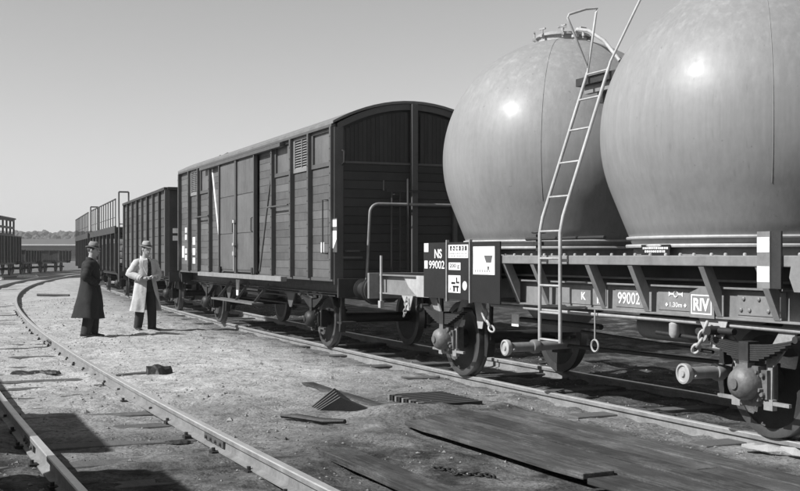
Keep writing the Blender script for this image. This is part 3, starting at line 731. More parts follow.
    for x in (2.74,-2.74):
        for d in (.58,-.58):
            b = MB(); b.prism([(.0,.68),(.05,.70),(.09,.45),(.05,.28),(.0,.3)], lambda u,v,t:(x+d*1.0+(u if d>0 else -u),t,v), .70, .80); b.bar((x+d*1.12,.75,.5),(x+d*1.15,.75,.98),.03,.05); b.build('brake_block', ir, e)
    running_gear(e, (2.74,-2.74), mat('greasy_grey', .13, .5, 0, .55, 5, .3, 25), mat('gear_grey', .24, .6, 0, .5, 4, .2), M_frame(), ny=.99)
    buffers(e, HX+.03, ir)
    return e
silo_wagon()

# ------------------------------------------------------------------ boxcar
def boxcar():
    L, HW, ZF, ZE, ZP = 11.1, 1.30, 1.20, 3.60, 3.97
    hd = R(23.3); d = Vector((-math.sin(hd), math.cos(hd), 0)); n = Vector((-math.cos(hd), -math.sin(hd), 0))
    c = Vector((-.99, 17.11, 0)) + d*(L/2) - n*HW
    e = empty('boxcar', c, hd + math.pi/2, 'dark boarded boxcar with a rounded roof and double sliding doors', 'boxcar')
    bm, pm, fr, ir, lg = M_board(), M_post(), M_frame(), M_iron(), M_lgrey()
    X = lambda t: t - L/2
    posts = [.04, 1.126, 2.08, 3.18, 7.92, 9.02, 9.98, 11.06]
    arcz = lambda y: ZE + (ZP-ZE)*(1-(y/HW)**2)
    # inner body shell (closed box just behind the boards)
    K = 16
    sec = [(HW-.04, ZF)] + [((HW-.04)*math.cos(math.pi*k/K), arcz((HW-.04)*math.cos(math.pi*k/K))-.03) for k in range(K+1)] + [(-HW+.04, ZF)]
    MB().prism(sec, lambda u,v,t:(t,u,v), -L/2+.05, L/2-.05).build('body_shell', fr, e)
    # roof
    ro = [(HW*1.05*math.cos(math.pi*k/24), 0) for k in range(25)]
    top = [(y, arcz(y/1.05)+.02) for y,_ in ro]; bot = [(y, arcz(y/1.05)-.02) for y,_ in ro][::-1]
    MB().prism(top+bot, lambda u,v,t:(t,u,v), -L/2-.06, L/2+.06).build('roof', mat('roof_felt', .16, .8, 0, .3, 3, .2), e, 40)
    for sg in (1,-1):
        y0,y1 = sorted((sg*(HW-.0),sg*(HW+.075))); MB().box(-L/2,L/2,y0,y1,ZE-.065,ZE-.022).build('cant_rail', pm, e, bevel=.004)
        y0,y1 = sorted((sg*(HW-.035),sg*(HW+.03))); MB().box(-L/2,L/2,y0,y1,ZF-.05,ZF+.0).build('floor_edge', pm, e)
        b = MB(); channel(b, -L/2, L/2, sg*.98, sg*.08, .93, 1.145); b.build('solebar', fr, e)
        # sliding door rail and threshold
        y0,y1 = sorted((sg*(HW+.04),sg*(HW+.13))); MB().box(X(2.5),X(8.6),y0,y1,ZE-.15,ZE-.085).build('door_rail', pm, e, bevel=.004)
        y0,y1 = sorted((sg*(HW+.031),sg*(HW+.14))); MB().box(X(2.4),X(8.7),y0,y1,1.10,1.185).build('threshold', mat('threshold_paint', .22, .6, 0, .3, 5, .1, streak=.2), e, bevel=.004)
    # side boards
    def boards(t0, t1, z0, z1, sg, cnt):
        w = (z1-z0)/cnt; me = None
        x0, x1 = X(t0)+.036, X(t1)-.036
        b = MB(); b.box(-(x1-x0)/2,(x1-x0)/2,-.015,.015,-w/2+.002,w/2-.002); me = b.mesh('board'); me.materials.append(bm)
        for k in range(cnt):
            o = link('board', me, None, e, bevel=.0025, loc=((x0+x1)/2, sg*(HW-.015)+random.uniform(-.002,.002), z0+w*(k+.5)))
    top_z, win_z = ZE-.07, 3.0
    for sg in (1,-1):
        if sg < 0: MB().box(-L/2+.04,L/2-.04,-HW,-HW+.03,ZF,top_z).build('side_panel', bm, e)
        for i,(a,b_) in enumerate(zip(posts, posts[1:])):
            if sg < 0: break
            if i == 3: boards(a, 4.24, ZF, top_z, sg, 17); boards(6.86, b_, ZF, top_z, sg, 17); continue
            full = (i == 6)
            boards(a, b_, ZF, top_z if full else win_z-.06, sg, 17 if full else 13)
            if not full:
                x0, x1 = X(a)+.036, X(b_)-.036; z0, z1 = win_z-.055, top_z
                y = sg*HW; yo = sg*(HW+.025); ya, yb = sorted((y-.03*sg, yo))
                f = MB(); q = .07
                f.box(x0,x1,ya,yb,z0,z0+q); f.box(x0,x1,ya,yb,z1-q*.6,z1); f.box(x0,x0+q,ya,yb,z0+q,z1-q*.6); f.box(x1-q,x1,ya,yb,z0+q,z1-q*.6)
                lou = i in (1,5)
                wn = f.build('louvre' if lou else 'window', pm if not lou else mat('louvre_paint', .2, .6, 0, .15, 4), e, bevel=.004)
                if lou:
                    s_ = MB(); k = 11; dz = (z1-z0-q*1.6)/k
                    for j in range(k):
                        zc = z0+q+dz*(j+.5); s_.add([(x0+q,sg*(HW+.02),zc-dz*.5),(x1-q,sg*(HW+.02),zc-dz*.5),(x1-q,sg*(HW-.02),zc+dz*.45),(x0+q,sg*(HW-.02),zc+dz*.45),
                               (x0+q,sg*(HW+.013),zc-dz*.55),(x1-q,sg*(HW+.013),zc-dz*.55),(x1-q,sg*(HW-.027),zc+dz*.4),(x0+q,sg*(HW-.027),zc+dz*.4)],[(0,1,2,3),(7,6,5,4),(0,4,5,1),(1,5,6,2),(2,6,7,3),(3,7,4,0)])
                    s_.box((x0+x1)/2-.015,(x0+x1)/2+.015,*sorted((sg*(HW-.02),sg*(HW+.024))),z0+q,z1-q*.6)
                    s_.build('slats', mat('louvre_paint', .2), wn)
                else:
                    MB().box(x0+q,x1-q,*sorted((sg*(HW-.025),sg*(HW-.012))),z0+q,z1-q*.6).build('shutter', mat('shutter_paint', .12, .5, 0, .25, 2.5, .1, streak=.15), wn)
        for i, t in enumerate(posts):
            w = .035; x = X(t)
            MB().box(x-w,x+w,*sorted((sg*(HW-.03),sg*(HW+.085))),ZF-.02,ZE-.066).build('post', pm, e, bevel=.004)
            b = MB()
            for k in range(12): bolts(b, [(x, sg*(HW+.085), ZF+.1+k*.19)], .011, .012 if sg>0 else -.012)
            b.build('rivets', pm, e)
        # braces beside the door
        for t0,t1,m in ((3.24,4.16,pm),(7.86,6.95,M_white())):
            yy = sg*(HW+.012)
            MB().bar((X(t0),yy,3.44),(X(t1),yy,1.26),.055 if m is pm else .075,.02,up=(0,1,0)).build('brace', m, e)
        # doors: two leaves, three sheets each
        for k,(t0,t1) in enumerate(((4.2,5.55),(5.57,6.92))):
            y0 = HW+.04; x0,x1 = X(t0),X(t1)
            b = MB(); b.box(x0,x1,*sorted((sg*y0,sg*(y0+.03))),1.22,3.46); dr = b.build('door', pm, e, bevel=.004)
            for z0,z1 in ((1.27,1.98),(2.0,2.74),(2.76,3.42)):
                MB().box(x0+.05,x1-.05,*sorted((sg*(y0+.03),sg*(y0+.04))),z0,z1).build('door_sheet', mat('door_paint', .105, .6, 0, .3, 1.6, .1, streak=.3, rnd=.1), dr, bevel=.003)
            for xx in ((x0+.02,x1-.02)): MB().box(xx-.025,xx+.025,*sorted((sg*(y0+.031),sg*(y0+.075))),1.2,3.47).build('door_stile', pm, dr, bevel=.003)
            hx = x0+.2 if k == 0 else x0+.2
            b = MB(); yy = sg*(y0+.07); b.tube([(hx,sg*(y0+.03),2.0),(hx,yy,2.02),(hx,yy,2.26),(hx,sg*(y0+.03),2.28)],.011,6); b.build('door_handle', ir, dr, 50)
        b = MB(); yy = sg*(HW+.135); xx = X(5.56); b.tube([(xx,yy,1.25),(xx,yy,2.25)],.014,8); b.box(xx-.07,xx+.07,*sorted((yy-.02,yy+.02)),1.55,1.63); b.box(xx-.09,xx+.04,*sorted((yy-.02,yy+.03)),1.75,1.80); b.box(xx-.06,xx+.06,*sorted((yy-.02,yy+.02)),2.2,2.26); b.build('door_bolt', lg, e, 50)
        for t in (4.3,6.8):
            b = MB(); b.box(X(t)-.05,X(t)+.05,*sorted((sg*(HW+.08),sg*(HW+.13))),1.18,1.32); b.build('door_roller', ir, e)
        b = MB(); yy = sg*(HW+.11)
        for t0,t1 in ((2.1,3.3),(7.85,9.1)): b.tube([(X(t0),yy,2.42),(X(t1),yy,2.42)],.016,6)
        b.build('tie_bar', pm, e, 50)
        # grab handle, door step
        b = MB(); yy = sg*(HW+.09); xx = X(.35); b.tube([(xx,sg*HW,1.58),(xx,yy,1.58),(xx,yy,2.42),(xx,sg*HW,2.42)],.012,6); b.build('grab_handle', ir, e, 50)
        b = MB(); yy = sg*(HW+.05); b.box(X(4.2),X(7.4),*sorted((yy-.13,yy+.1)),.62,.655); 
        for t in (4.4,5.75,7.2): b.bar((X(t),sg*1.06,1.0),(X(t),yy-.0,.64),.05,.012,up=(1,0,0))
        b.build('door_step', mat('step_wood', .12, .8, 0, .3, 4, .3), e)
    # painted marks on the near side
    W_ = M_white(); y = HW+.002
    yp = HW + .0855 + .002
    def mark(t0,t1,z0,z1,yy=None, nm='painted_panel'):
        yy = y if yy is None else yy
        return MB().box(X(t0),X(t1),yy,yy+.004,z0,z1).build(nm, W_, e)
    cp = MB().box(X(0)-.17,X(0)+.03,HW+.033,HW+.043,1.60,2.12).build('corner_plate', pm, e)
    MB().box(X(0)-.165,X(0)+.025,HW+.0435,HW+.047,1.99,2.10).build('painted_panel', W_, cp)
    MB().prism([(X(0)-.165,1.93),(X(0)+.025,1.93),(X(0)+.025,1.66),(X(0)-.02,1.66),(X(0)-.165,1.80)], lambda u,v,t:(u,HW+.0435+t,v),0,.0035).build('painted_panel', W_, cp)
    mark(.52,.68,1.60,1.76)
    for z in (1.44,1.6,1.76,1.93,2.1):
        mark(10.15,10.35,z,z+.12); 
        if z != 1.76: mark(10.42,10.62,z,z+.12)
    mark(10.7,10.95,1.5,1.78)
    mark(9.55,9.8,1.36,1.5); mark(9.55,9.8,1.56,1.72); mark(9.55,9.8,1.8,1.98)
    # ends
    for sx in (-1,1):
        xe = sx*L/2; dx = lambda a: (min(xe,xe+sx*a),max(xe,xe+sx*a))
        for sg in (1,-1): MB().box(*dx(.02),*sorted((sg*(HW-.12),sg*(HW+.03))),ZF-.1,ZE-.07).build('corner_post', pm, e, bevel=.004)
        for y0,w,dp in ((0,.05,.09),(-.72,.035,.07)):
            MB().box(*dx(dp),y0-w,y0+w,ZF-.02,arcz(y0)-.03).build('end_post', pm, e, bevel=.004)
        k = 0; z = ZF
        if sx > 0: MB().box(*dx(.012),-HW+.125,HW-.125,ZF,ZE-.1).build('end_panel', bm, e); z = 9
        while z < 2.98:
            for ya,yb in ((-HW+.125,-.76),(-.68,-.055),(.055,HW-.125)):
                MB().box(*dx(-.0+.012),ya,yb,z+.003,z+.135).build('board', mat('shaded_end_board', .03, .7, 0, .25, 2.5, .12, 70, streak=.15, rnd=.2), e, bevel=.003)  # the end wall's shade is put into its board colour
            z += .138; k += 1
        z0 = 3.01
        yy = -HW+.13 if sx < 0 else 9
        while yy < HW-.15:
            if abs(yy+.03) > .09 and abs(yy+.72+.03) > .075:
                zt = arcz(max(abs(yy),abs(yy+.07))/1.0)-.16
                MB().box(*dx(.012),yy,yy+.066,z0,zt).build('board', mat('shaded_end_board', .075, .7, 0, .25, 2.5, .12, 70, streak=.15, rnd=.2), e, bevel=.003)
            yy += .07
        b = MB(); b.box(*dx(.03),-HW+.12,HW-.12,z0-.035,z0-.0); b.build('end_rail', pm, e)
        b = MB()
        pts = [(yq, arcz(yq)) for yq in [(-HW+.02)+(2*HW-.04)*k/20 for k in range(21)]]
        b.prism([(a,z-.022) for a,z in pts]+[(a,z-.12) for a,z in pts][::-1], lambda u,v,t:(xe+sx*t,u,v), -.01, .03); b.build('end_arch', pm, e)
        MB().box(*dx(.06),-1.28,1.28,.9,1.195).build('headstock', fr, e, bevel=.006)
        b = MB(); xx = xe + sx*.16
        path = [(xe+sx*.05,.86,1.0),(xx,.86,1.08),(xx,.84,1.4)] + [(xx,.80,2.18)] + arc_pts((xx,.65,2.2),(0,1,0),(0,0,1),.15,0,math.pi/2,6)[1:] + [(xx,-.75,2.35)] + arc_pts((xx,-.75,2.2),(0,0,1),(0,-1,0),.15,0,math.pi/2,6)[1:] + [(xx,-.90,1.0)]
        b.tube(path,.023,8); b.build('end_handrail', M_grey(), e, 50)
        b = MB(); xx = xe+sx*.14
        for yv in (.42,.28): b.tube([(xx,yv,1.25),(xx,yv,2.55)],.014,6)
        b.tube([(xx+sx*.03,.16,1.15),(xx+sx*.03,.16,2.75)],.02,6)
        for k in range(5): b.tube([(xx,.42,1.45+.26*k),(xx,.28,1.45+.26*k)],.010,6)
        b.bar((xe+sx*.01,.35,2.5),(xx,.35,2.5),.03,.03); b.bar((xx,.5,2.56),(xx,-.05,2.56),.03,.03); b.bar((xx,.55,2.56),(xx,.55,2.72),.02,.02); b.build('end_ladder', fr, e, 50)
        b = MB(); b.tube([(xe+sx*.04,1.16,1.62),(xe+sx*.12,1.16,1.62),(xe+sx*.12,.95,1.62)],.014,6); b.bar((xe+sx*.1,1.22,1.52),(xe+sx*.1,.9,1.52),.03,.03); b.build('grab_handle', pm, e, 50)
        b = MB(); b.tube([(xe+sx*.02,1.2,2.95),(xe+sx*.1,1.2,2.98),(xe+sx*.1,1.2,3.15),(xe+sx*.02,1.2,3.17)],.015,6); b.build('lamp_bracket', ir, e, 50)
        b = MB(); b.box(xe+sx*.02-.1,xe+sx*.02+.1,1.0,1.25,.50,.53); b.bar((xe,1.2,.95),(xe,1.2,.5),.03,.012); b.build('shunter_step', ir, e)
    # underframe gear
    b = MB(); b.tube([(-3.6,.4,.6),(3.6,.4,.6)],.025,8); b.tube([(-2,.95,.82),(2.5,.95,.82)],.02,8); b.tube([(-4.8,1.02,.9),(4.8,1.02,.9)],.02,8); b.build('brake_rod', ir, e, 50)
    MB().lathe([(.001,-.4),(.1,-.38),(.15,-.32),(.15,.32),(.1,.38),(.001,.4)],(.9,.45,.8),'x',20).build('air_reservoir', ir, e, 40)
    b = MB(); b.prism([(X(6.6),1.05),(X(6.35),1.05),(X(6.42),.72),(X(6.56),.72)], lambda u,v,t:(u,1.1+t,v),0,.02); b.build('white_bracket', W_, e)
    for t in (7.6,3.2):
        b = MB(); b.prism([(X(t)-.3,.93),(X(t)+.3,.93),(X(t)+.06,.62),(X(t)-.06,.62)], lambda u,v,t_:(u,.99+t_,v),0,.02); b.build('truss_bracket', pm, e)
    for x in (3.75,-3.75):
        for dd in (.58,-.58):
            b = MB(); b.prism([(.0,.68),(.05,.70),(.09,.45),(.05,.28),(.0,.3)], lambda u,v,t:(x+dd+(u if dd>0 else -u),t,v), .70,.80); b.bar((x+dd*1.12,.75,.5),(x+dd*1.15,.75,.98),.03,.05); b.build('brake_block', ir, e)
    running_gear(e, (3.75,-3.75), M_iron(), M_post(), M_iron())
    buffers(e, L/2+.06, ir)
    return e
boxcar()

# ------------------------------------------------------------------ other wagons
def wagon_at(name, s0, s1, nc, label, cat, dr=False, group=None):
    n0 = nc + (drift(s0) if dr else 0); n1 = nc + (drift(s1) if dr else 0)
    a, b = P(n0, s0), P(n1, s1); c = (a+b)/2; d = b-a
    return empty(name, c, math.atan2(d.y, d.x), label, cat, group), d.length
def open_wagon(s0, s1, nc, top, label, detail=True, m=None, nposts=8, marks=False, group=None):
    e, L = wagon_at('open_wagon', s0, s1, nc, label, 'open wagon', group=group)
    m = m or M_gboard(); ir = M_iron(); fr = M_frame(); HW = 1.32; ZF = 1.12
    MB().box(-L/2+.03,L/2-.03,-HW+.03,HW-.03,ZF,ZF+.08).build('floor', fr, e)
    for sg in (1,-1):
        nb = 9; w = (top-ZF)/nb
        if sg > 0 and detail:
            K = nposts; q = L/K
            me = MB().box(-q/2+.06,q/2-.06,-.015,.015,-w/2+.006,w/2-.006).mesh('board'); me.materials.append(m)
            for k in range(K):
                for j in range(nb): link('board', me, None, e, bevel=0, loc=(-L/2+q*(k+.5), HW-.015, ZF+w*(j+.5)))
        b = MB(); b.box(-L/2,L/2,*sorted((sg*(HW-.06),sg*(HW-.035))),ZF,top); b.build('side_panel', m, e)
        for k in range(nposts+1):
            x = -L/2 + L*k/nposts; x = min(max(x,-L/2+.06),L/2-.06); wd = .06 if k not in (nposts//2-1, nposts//2+1) else .10
            MB().box(x-wd,x+wd,*sorted((sg*(HW-.03),sg*(HW+.07))),ZF-.12,top+.02).build('post', fr if k % 2 else M_post(), e)
        MB().box(-L/2,L/2,*sorted((sg*(HW-.07),sg*(HW+.09))),top,top+.07).build('top_rail', fr, e)
        b = MB(); channel(b, -L/2, L/2, sg*.98, sg*.08, .86, 1.10); b.build('solebar', fr, e)
    for sx in (1,-1):
        xe = sx*L/2
        b = MB(); b.box(*sorted((xe-sx*.04,xe)),-HW+.06,HW-.06,ZF,top); b.build('end_panel', M_frame(), e)
        for y in (-.5,.5): MB().box(*sorted((xe,xe+sx*.08)),y-.06,y+.06,ZF-.1,top+.02).build('end_post', fr, e)
        MB().box(*sorted((xe-sx*.06,xe+sx*.09)),-HW+.0,HW-.0,top+.003,top+.072).build('end_rail', fr, e)
        MB().box(*sorted((xe,xe+sx*.05)),-1.28,1.28,.85,1.11).build('headstock', fr, e)
    if marks:
        xe = -L/2
        b = MB(); 
        for z in (1.95,2.15): b.box(xe-.014,xe-.003,1.02,1.18,z,z+.13)
        b.build('painted_panel', M_white(), e); b = MB(); b.lathe([(.001,0),(.07,0),(.07,-.02),(.001,-.02)],(xe-.003,.95,2.55),'x',16); b.build('reflector', M_white(), e)
        for k in range(5): MB().box(-L/2+.1,-L/2+.35,HW+.0,HW+.004,1.5+.18*k,1.6+.18*k).build('painted_panel', M_lgrey(), e)
    running_gear(e, (L/2-1.65,-L/2+1.65), ir, M_post(), ir, detail)
    buffers(e, L/2+.05, ir)
    return e
open_wagon(16.8, 26.9, 0, 3.31, 'tall open wagon with dark ribbed sides behind the boxcar', marks=True)

def car_carrier(s0, s1, label):
    e, L = wagon_at('double_deck_wagon', s0, s1, 0.1, label, 'car wagon', True, 'double-deck wagons')
    fr, ir, lg = M_frame(), M_iron(), M_post(); HW = 1.35; ZU = 2.52
    MB().box(-L/2,L/2,-1.25,1.25,1.02,1.12).build('lower_deck', fr, e); MB().box(-L/2,L/2,-HW,HW,ZU,ZU+.08).build('upper_deck', fr, e)
    for sg in (1,-1):
        y0,y1 = sorted((sg*(HW+.002),sg*(HW+.06))); MB().box(-L/2,L/2,y0,y1,ZU-.14,ZU+.12).build('deck_edge', fr, e)
        MB().box(-L/2,L/2,*sorted((sg*.95,sg*1.03)),.80,1.017).build('solebar', fr, e)
        k = 7
        for i in range(k+1):
            x = -L/2+.1+(L-.2)*i/k; MB().box(x-.07,x+.07,*sorted((sg*(HW-.06),sg*(HW+.05))),.95,ZU-.142).build('pillar', fr, e)
        k = 12
        for i in range(k+1):
            x = -L/2+.05+(L-.1)*i/k; MB().tube([(x,sg*(HW+.03),ZU+.12),(x,sg*(HW+.03),3.62)],.02,6).build('railing_post', fr, e)
        b = MB(); b.tube([(-L/2+.05,sg*(HW+.03),3.62),(L/2-.05,sg*(HW+.03),3.62)],.028,6); b.build('top_rail', fr, e, 50)
        b = MB(); b.tube([(-L/2+.05,sg*(HW+.03),2.95),(L/2-.05,sg*(HW+.03),2.95)],.012,6); b.build('middle_wire', fr, e, 50)
    for sg in (1,-1): MB().box(-L/2+.2,L/2-.2,*sorted((sg*(HW-.12),sg*(HW-.08))),1.121,2.02).build('side_panel', fr, e)
    b = MB(); xx = -L/2-.25
    for y in (1.28,.93): b.tube([(xx,y,.6),(xx,y,2.7),(xx+.1,y,3.0),(xx+.1,y,3.88)],.03,8)
    b.tube([(xx+.1,1.28,3.88),(xx+.1,.93,3.88)],.03,8)
    for i in range(9): b.tube([(xx,1.28,.7+.25*i),(xx,.93,.7+.25*i)],.018,6)
    b.bar((xx,1.1,2.5),(-L/2,1.1,2.5),.05,.05); b.bar((xx,1.1,1.05),(-L/2,1.1,1.05),.05,.05); b.build('end_ladder', M_post() if s0 < 30 else fr, e, 50)
    MB().box(-L/2-.06,-L/2,-1.25,1.25,.8,1.119).build('headstock', fr, e); MB().box(L/2,L/2+.06,-1.25,1.25,.8,1.119).build('headstock', fr, e)
    running_gear(e, (L/2-2.2,-L/2+2.2), ir, fr, ir); buffers(e, L/2+.06, ir)
car_carrier(28.6, 40.6, 'nearer double-deck wagon with railings and an end ladder, past the open wagon')
car_carrier(42.0, 54.0, 'farther double-deck wagon with railings, where the train curves away')

# wagons on the far left track
dk = mat('dark_board', .02, .75, 0, .3, 3, .1)  # one even dark tone for these wagons
e = open_wagon(66.5, 79.0, 10.7, 3.0, 'dark high-sided wagon with a glazed lookout cabin at the left edge', False, dk, 10, group=None)
def lookout(e):
    c = MB(); x0,x1,y0,y1,z0,z1 = -1.2,5.2,-1.0,1.25,3.1,4.35
    for x in (x0,x0+1.6,x0+3.2,x0+4.8,x1):
        for y in (y0,y1): c.box(x-.09,x+.09,y-.06,y+.06,z0,z1)
    for y in (y0,y1): c.box(x0,x1,y-.07,y+.07,z0+.52,z0+.68); c.box(x0,x1,y-.07,y+.07,z0,z0+.12); c.box(x0,x1,y-.07,y+.07,z1-.14,z1)
    for k in range(4):
        c.bar((x0+1.6*k,y1,z0+.1),(x0+1.6*k+.8,y1,z0+.55),.08,.06); c.bar((x0+1.6*k+1.6,y1,z0+.1),(x0+1.6*k+.8,y1,z0+.55),.08,.06)
    c.build('lookout_cabin', M_frame(), e); MB().box(x0-.15,x1+.15,y0-.15,y1+.15,z1,z1+.12).build('cabin_roof', M_frame(), e)
lookout(e)
open_wagon(80.6, 87.5, 10.7, 1.95, 'low dark open wagon next to the wagon with the lookout', False, dk, 6)
def flat_wagon(s0, s1, label, load):
    e, L = wagon_at('flat_wagon', s0, s1, 10.7, label, 'flat wagon'); fr = M_frame()
    MB().box(-L/2,L/2,-1.3,1.3,1.0,1.16).build('deck', fr, e)
    for sg in (1,-1):
        MB().box(-L/2,L/2,*sorted((sg*1.0,sg*1.08)),.8,.998).build('solebar', fr, e)
        for k in range(9):
            x = -L/2+.3+(L-.6)*k/8; MB().box(x-.05,x+.05,*sorted((sg*1.301,sg*1.38)),.98,load).build('stake', fr, e)
    for sx in (1,-1): MB().box(*sorted((sx*L/2,sx*(L/2+.06))),-1.25,1.25,.8,1.15).build('headstock', fr, e)
    running_gear(e, (L/2-1.6,-L/2+1.6), M_iron(), fr, M_iron(), False); buffers(e, L/2+.06, M_iron())
flat_wagon(88.9, 93.6, 'short flat wagon with stakes in front of the distant shed', 1.6)
e = open_wagon(95, 100.5, 10.7, 1.98, 'small dark stake-sided wagon to the left of the man in black', False, dk, 4)
# two wagons standing beside the photographer: they throw the shadow across the near track
e = open_wagon(-.3, 12.5, 10.7, 2.3, 'open wagon beside the near track', False, dk, 9)
cb = MB(); cb.box(-6.42-2.5, -6.42, -1.25, 1.36, 0.9, 2.96)
cb.build('brake_cabin', dk, e)
open_wagon(-13.5, -3.62, 10.7, 2.86, 'tall open wagon beside the near track', False, dk, 8)

# ------------------------------------------------------------------ people
def remeshed(mb, vox, smooth=True):
    me = mb.mesh('tmp'); o = bpy.data.objects.new('tmp', me); COL.objects.link(o)
    m = o.modifiers.new('r', 'REMESH'); m.mode = 'VOXEL'; m.voxel_size = vox
    s_ = o.modifiers.new('s', 'SMOOTH'); s_.iterations = 3; s_.factor = .5
    dg = bpy.context.evaluated_depsgraph_get(); dg.update()
    r = bpy.data.meshes.new_from_object(o.evaluated_get(dg)); bpy.data.objects.remove(o); r.shade_smooth(); return r
def ering(z, cx, cy, rx, ry, k=24, fold=0.0, fk=7, ph=0.0):
    return [Vector((cx + rx*(1+fold*math.sin(fk*a+ph))*math.cos(a), cy + ry*(1+fold*math.sin(fk*a+ph))*math.sin(a), z)) for a in [2*math.pi*i/k for i in range(k)]]
def person(loc, rz, label, coat_v, hem, openf, arms, feet, head_yaw, hatv, sc, lean=0.0):
    e = empty('person', loc, rz, label, 'person'); e.scale = (sc*1.13, sc*1.13, sc); e.rotation_euler[1] = lean
    skin = mat('skin', .33, .6, 0, .08, 8, .05); dark = mat('suit_cloth', .02, .85, 0, .25, 12, .2)
    cm = mat('coat_%d' % int(coat_v*100), coat_v, .85, 0, .12, 7, .35, 25)
    hy = Matrix.Rotation(head_yaw, 3, 'Z'); hc = Vector((.03,0,1.685)); H = lambda x,y,z: hc + hy @ Vector((x,y,z))
    b = MB()
    b.loft([ering(z,cx,0,rx,ry) for z,cx,rx,ry in ((.86,0,.11,.155),(.95,0,.12,.165),(1.08,.0,.11,.15),(1.25,.0,.125,.165),(1.38,-.01,.115,.17),(1.46,-.01,.09,.15),(1.51,0,.06,.07),(1.56,.01,.058,.06),(1.62,.02,.058,.06))])
    b.ell(hc, .092, .071, .118, rot=hy); b.ell(H(.03,0,-.055), .062, .052, .062, rot=hy); b.ell(H(.055,0,-.10), .03, .032, .02, rot=hy)
    b.tube([H(.092,0,.015),H(.115,0,-.018),H(.1,0,-.03)], [.010,.017,.012], 8)
    for sg in (1,-1): b.ell(H(-.005,sg*.078,-.005), .020, .009, .032, 8, 6, rot=hy)
    b.ell(H(.093,0,-.062), .012, .026, .010, 8, 6, rot=hy); b.ell(H(.085,0,.03), .02, .05, .012, 8, 6, rot=hy)
    for sg, (el, wr, ha) in zip((1,-1), arms):
        sh = Vector((0, sg*.185, 1.43)); el, wr, ha = Vector(el), Vector(wr), Vector(ha)
        b.tube([sh, sh.lerp(el,.5), el, el.lerp(wr,.4), wr], [.055,.05,.042,.04,.028], 12)
        d = (ha-wr).normalized(); side = Vector((0,-sg,0)); side = (side - d*side.dot(d)).normalized(); nn = d.cross(side)
        pc = wr + d*.05; b.tube([wr, wr+d*.03, wr+d*.085], [.026,.036,.034], 10)
        for k, l in enumerate((.068,.078,.073,.058)):
            o = wr + d*.085 + nn*(-.03+.02*k)*1.0; b.tube([o - d*.015, o + d*l*.5, o + d*l*.78 + side*.018, o + d*l*.86 + side*.04], [.0095,.009,.0085,.007], 8)
        o = wr + d*.03 + nn*-.032; b.tube([o, o + d*.035 + nn*-.014 + side*.012, o + d*.065 + side*.03], [.012,.0105,.008], 8)
    for sg, (fx, fy, ta) in zip((1,-1), feet):
        hp = Vector((0, sg*.085, .90)); an = Vector((fx, fy, .09)); kn = hp.lerp(an,.5) + Vector((.03,0,0))
        b.tube([hp, hp.lerp(kn,.5), kn, kn.lerp(an,.35), an], [.085,.078,.058,.056,.042], 12)
    body = link('body', remeshed(b, .0075), skin, e)
    # trousers
    t = MB()
    for sg, (fx, fy, ta) in zip((1,-1), feet):
        hp = Vector((0, sg*.085, .93)); an = Vector((fx, fy, .05)); rings = []
        for i in range(9):
            p = hp.lerp(an, i/8) + Vector((.03*math.sin(math.pi*i/8),0,0)); r = .105 - .022*i/8; rings.append(ering(p.z, p.x, p.y, r*1.05, r*.9, 16, .03, 3, i*.7))
        t.loft(rings)
    t.loft([ering(z,0,0,.135,.18,20) for z in (.86,.95,1.06)])
    t.build('trousers', dark, e, 60)
    for sg, (fx, fy, ta) in zip((1,-1), feet):
        rot = Matrix.Rotation(ta, 3, 'Z'); o = Vector((fx, fy, 0)); s_ = MB(); rings = []
        for x, w, h in ((-.09,.02,.05),(-.075,.038,.075),(-.02,.042,.085),(.05,.043,.07),(.12,.05,.05),(.17,.042,.04),(.195,.018,.03)):
            rings.append([o + rot @ Vector((x, w*math.cos(a), h*.5 + h*.5*math.sin(a))) for a in [2*math.pi*k/14 for k in range(14)]])
        s_.loft(rings).build('shoe', mat('shoe_leather', .025, .4), e, 60)
    # jacket, shirt and tie inside the coat
    j = MB(); j.loft([ering(z,cx,0,rx,ry,20) for z,cx,rx,ry in ((.80,0,.14,.185),(.95,0,.145,.185),(1.1,0,.135,.172),(1.28,.0,.148,.185),(1.40,-.005,.13,.185),(1.475,-.01,.085,.13))]); j.build('jacket', dark, e, 60)
    sh = MB(); sh.prism([(-.035,1.50),(.035,1.50),(0,1.30)], lambda u,v,t_:(.148 - (v-1.30)*.22 + t_, u, v), -.02, .006); sh.build('shirt_front', mat('shirt', .6, .8), e)
    tie = MB(); tie.prism([(-.012,1.49),(.012,1.49),(.016,1.33),(0,1.30),(-.016,1.33)], lambda u,v,t_:(.156 - (v-1.30)*.22 + t_, u, v), 0, .006); tie.build('necktie', dark, e)
    # coat: a shell with an opening at the front
    c = MB(); lv = [(1.492,.0,.085,.105),(1.47,-.005,.115,.165),(1.43,-.008,.135,.205),(1.36,-.005,.15,.212),(1.2,.0,.165,.20),(1.06,.0,.165,.20),(.95,.0,.18,.215),(.8,.0,.205,.24),(.65,.0,.225,.262),(.5,-.005,.245,.28),(hem,-.01,.262,.295)]
    K = 72; rings = []; zs = [q[0] for q in lv][::-1]; lv2 = []
    for i in range(34):
        z = 1.492 + (hem-1.492)*(i/33)**1.0
        lv2.append((z,) + tuple(float(np.interp(z, zs, [q[j] for q in lv][::-1])) for j in (1,2,3)))
    sd = coat_v*100
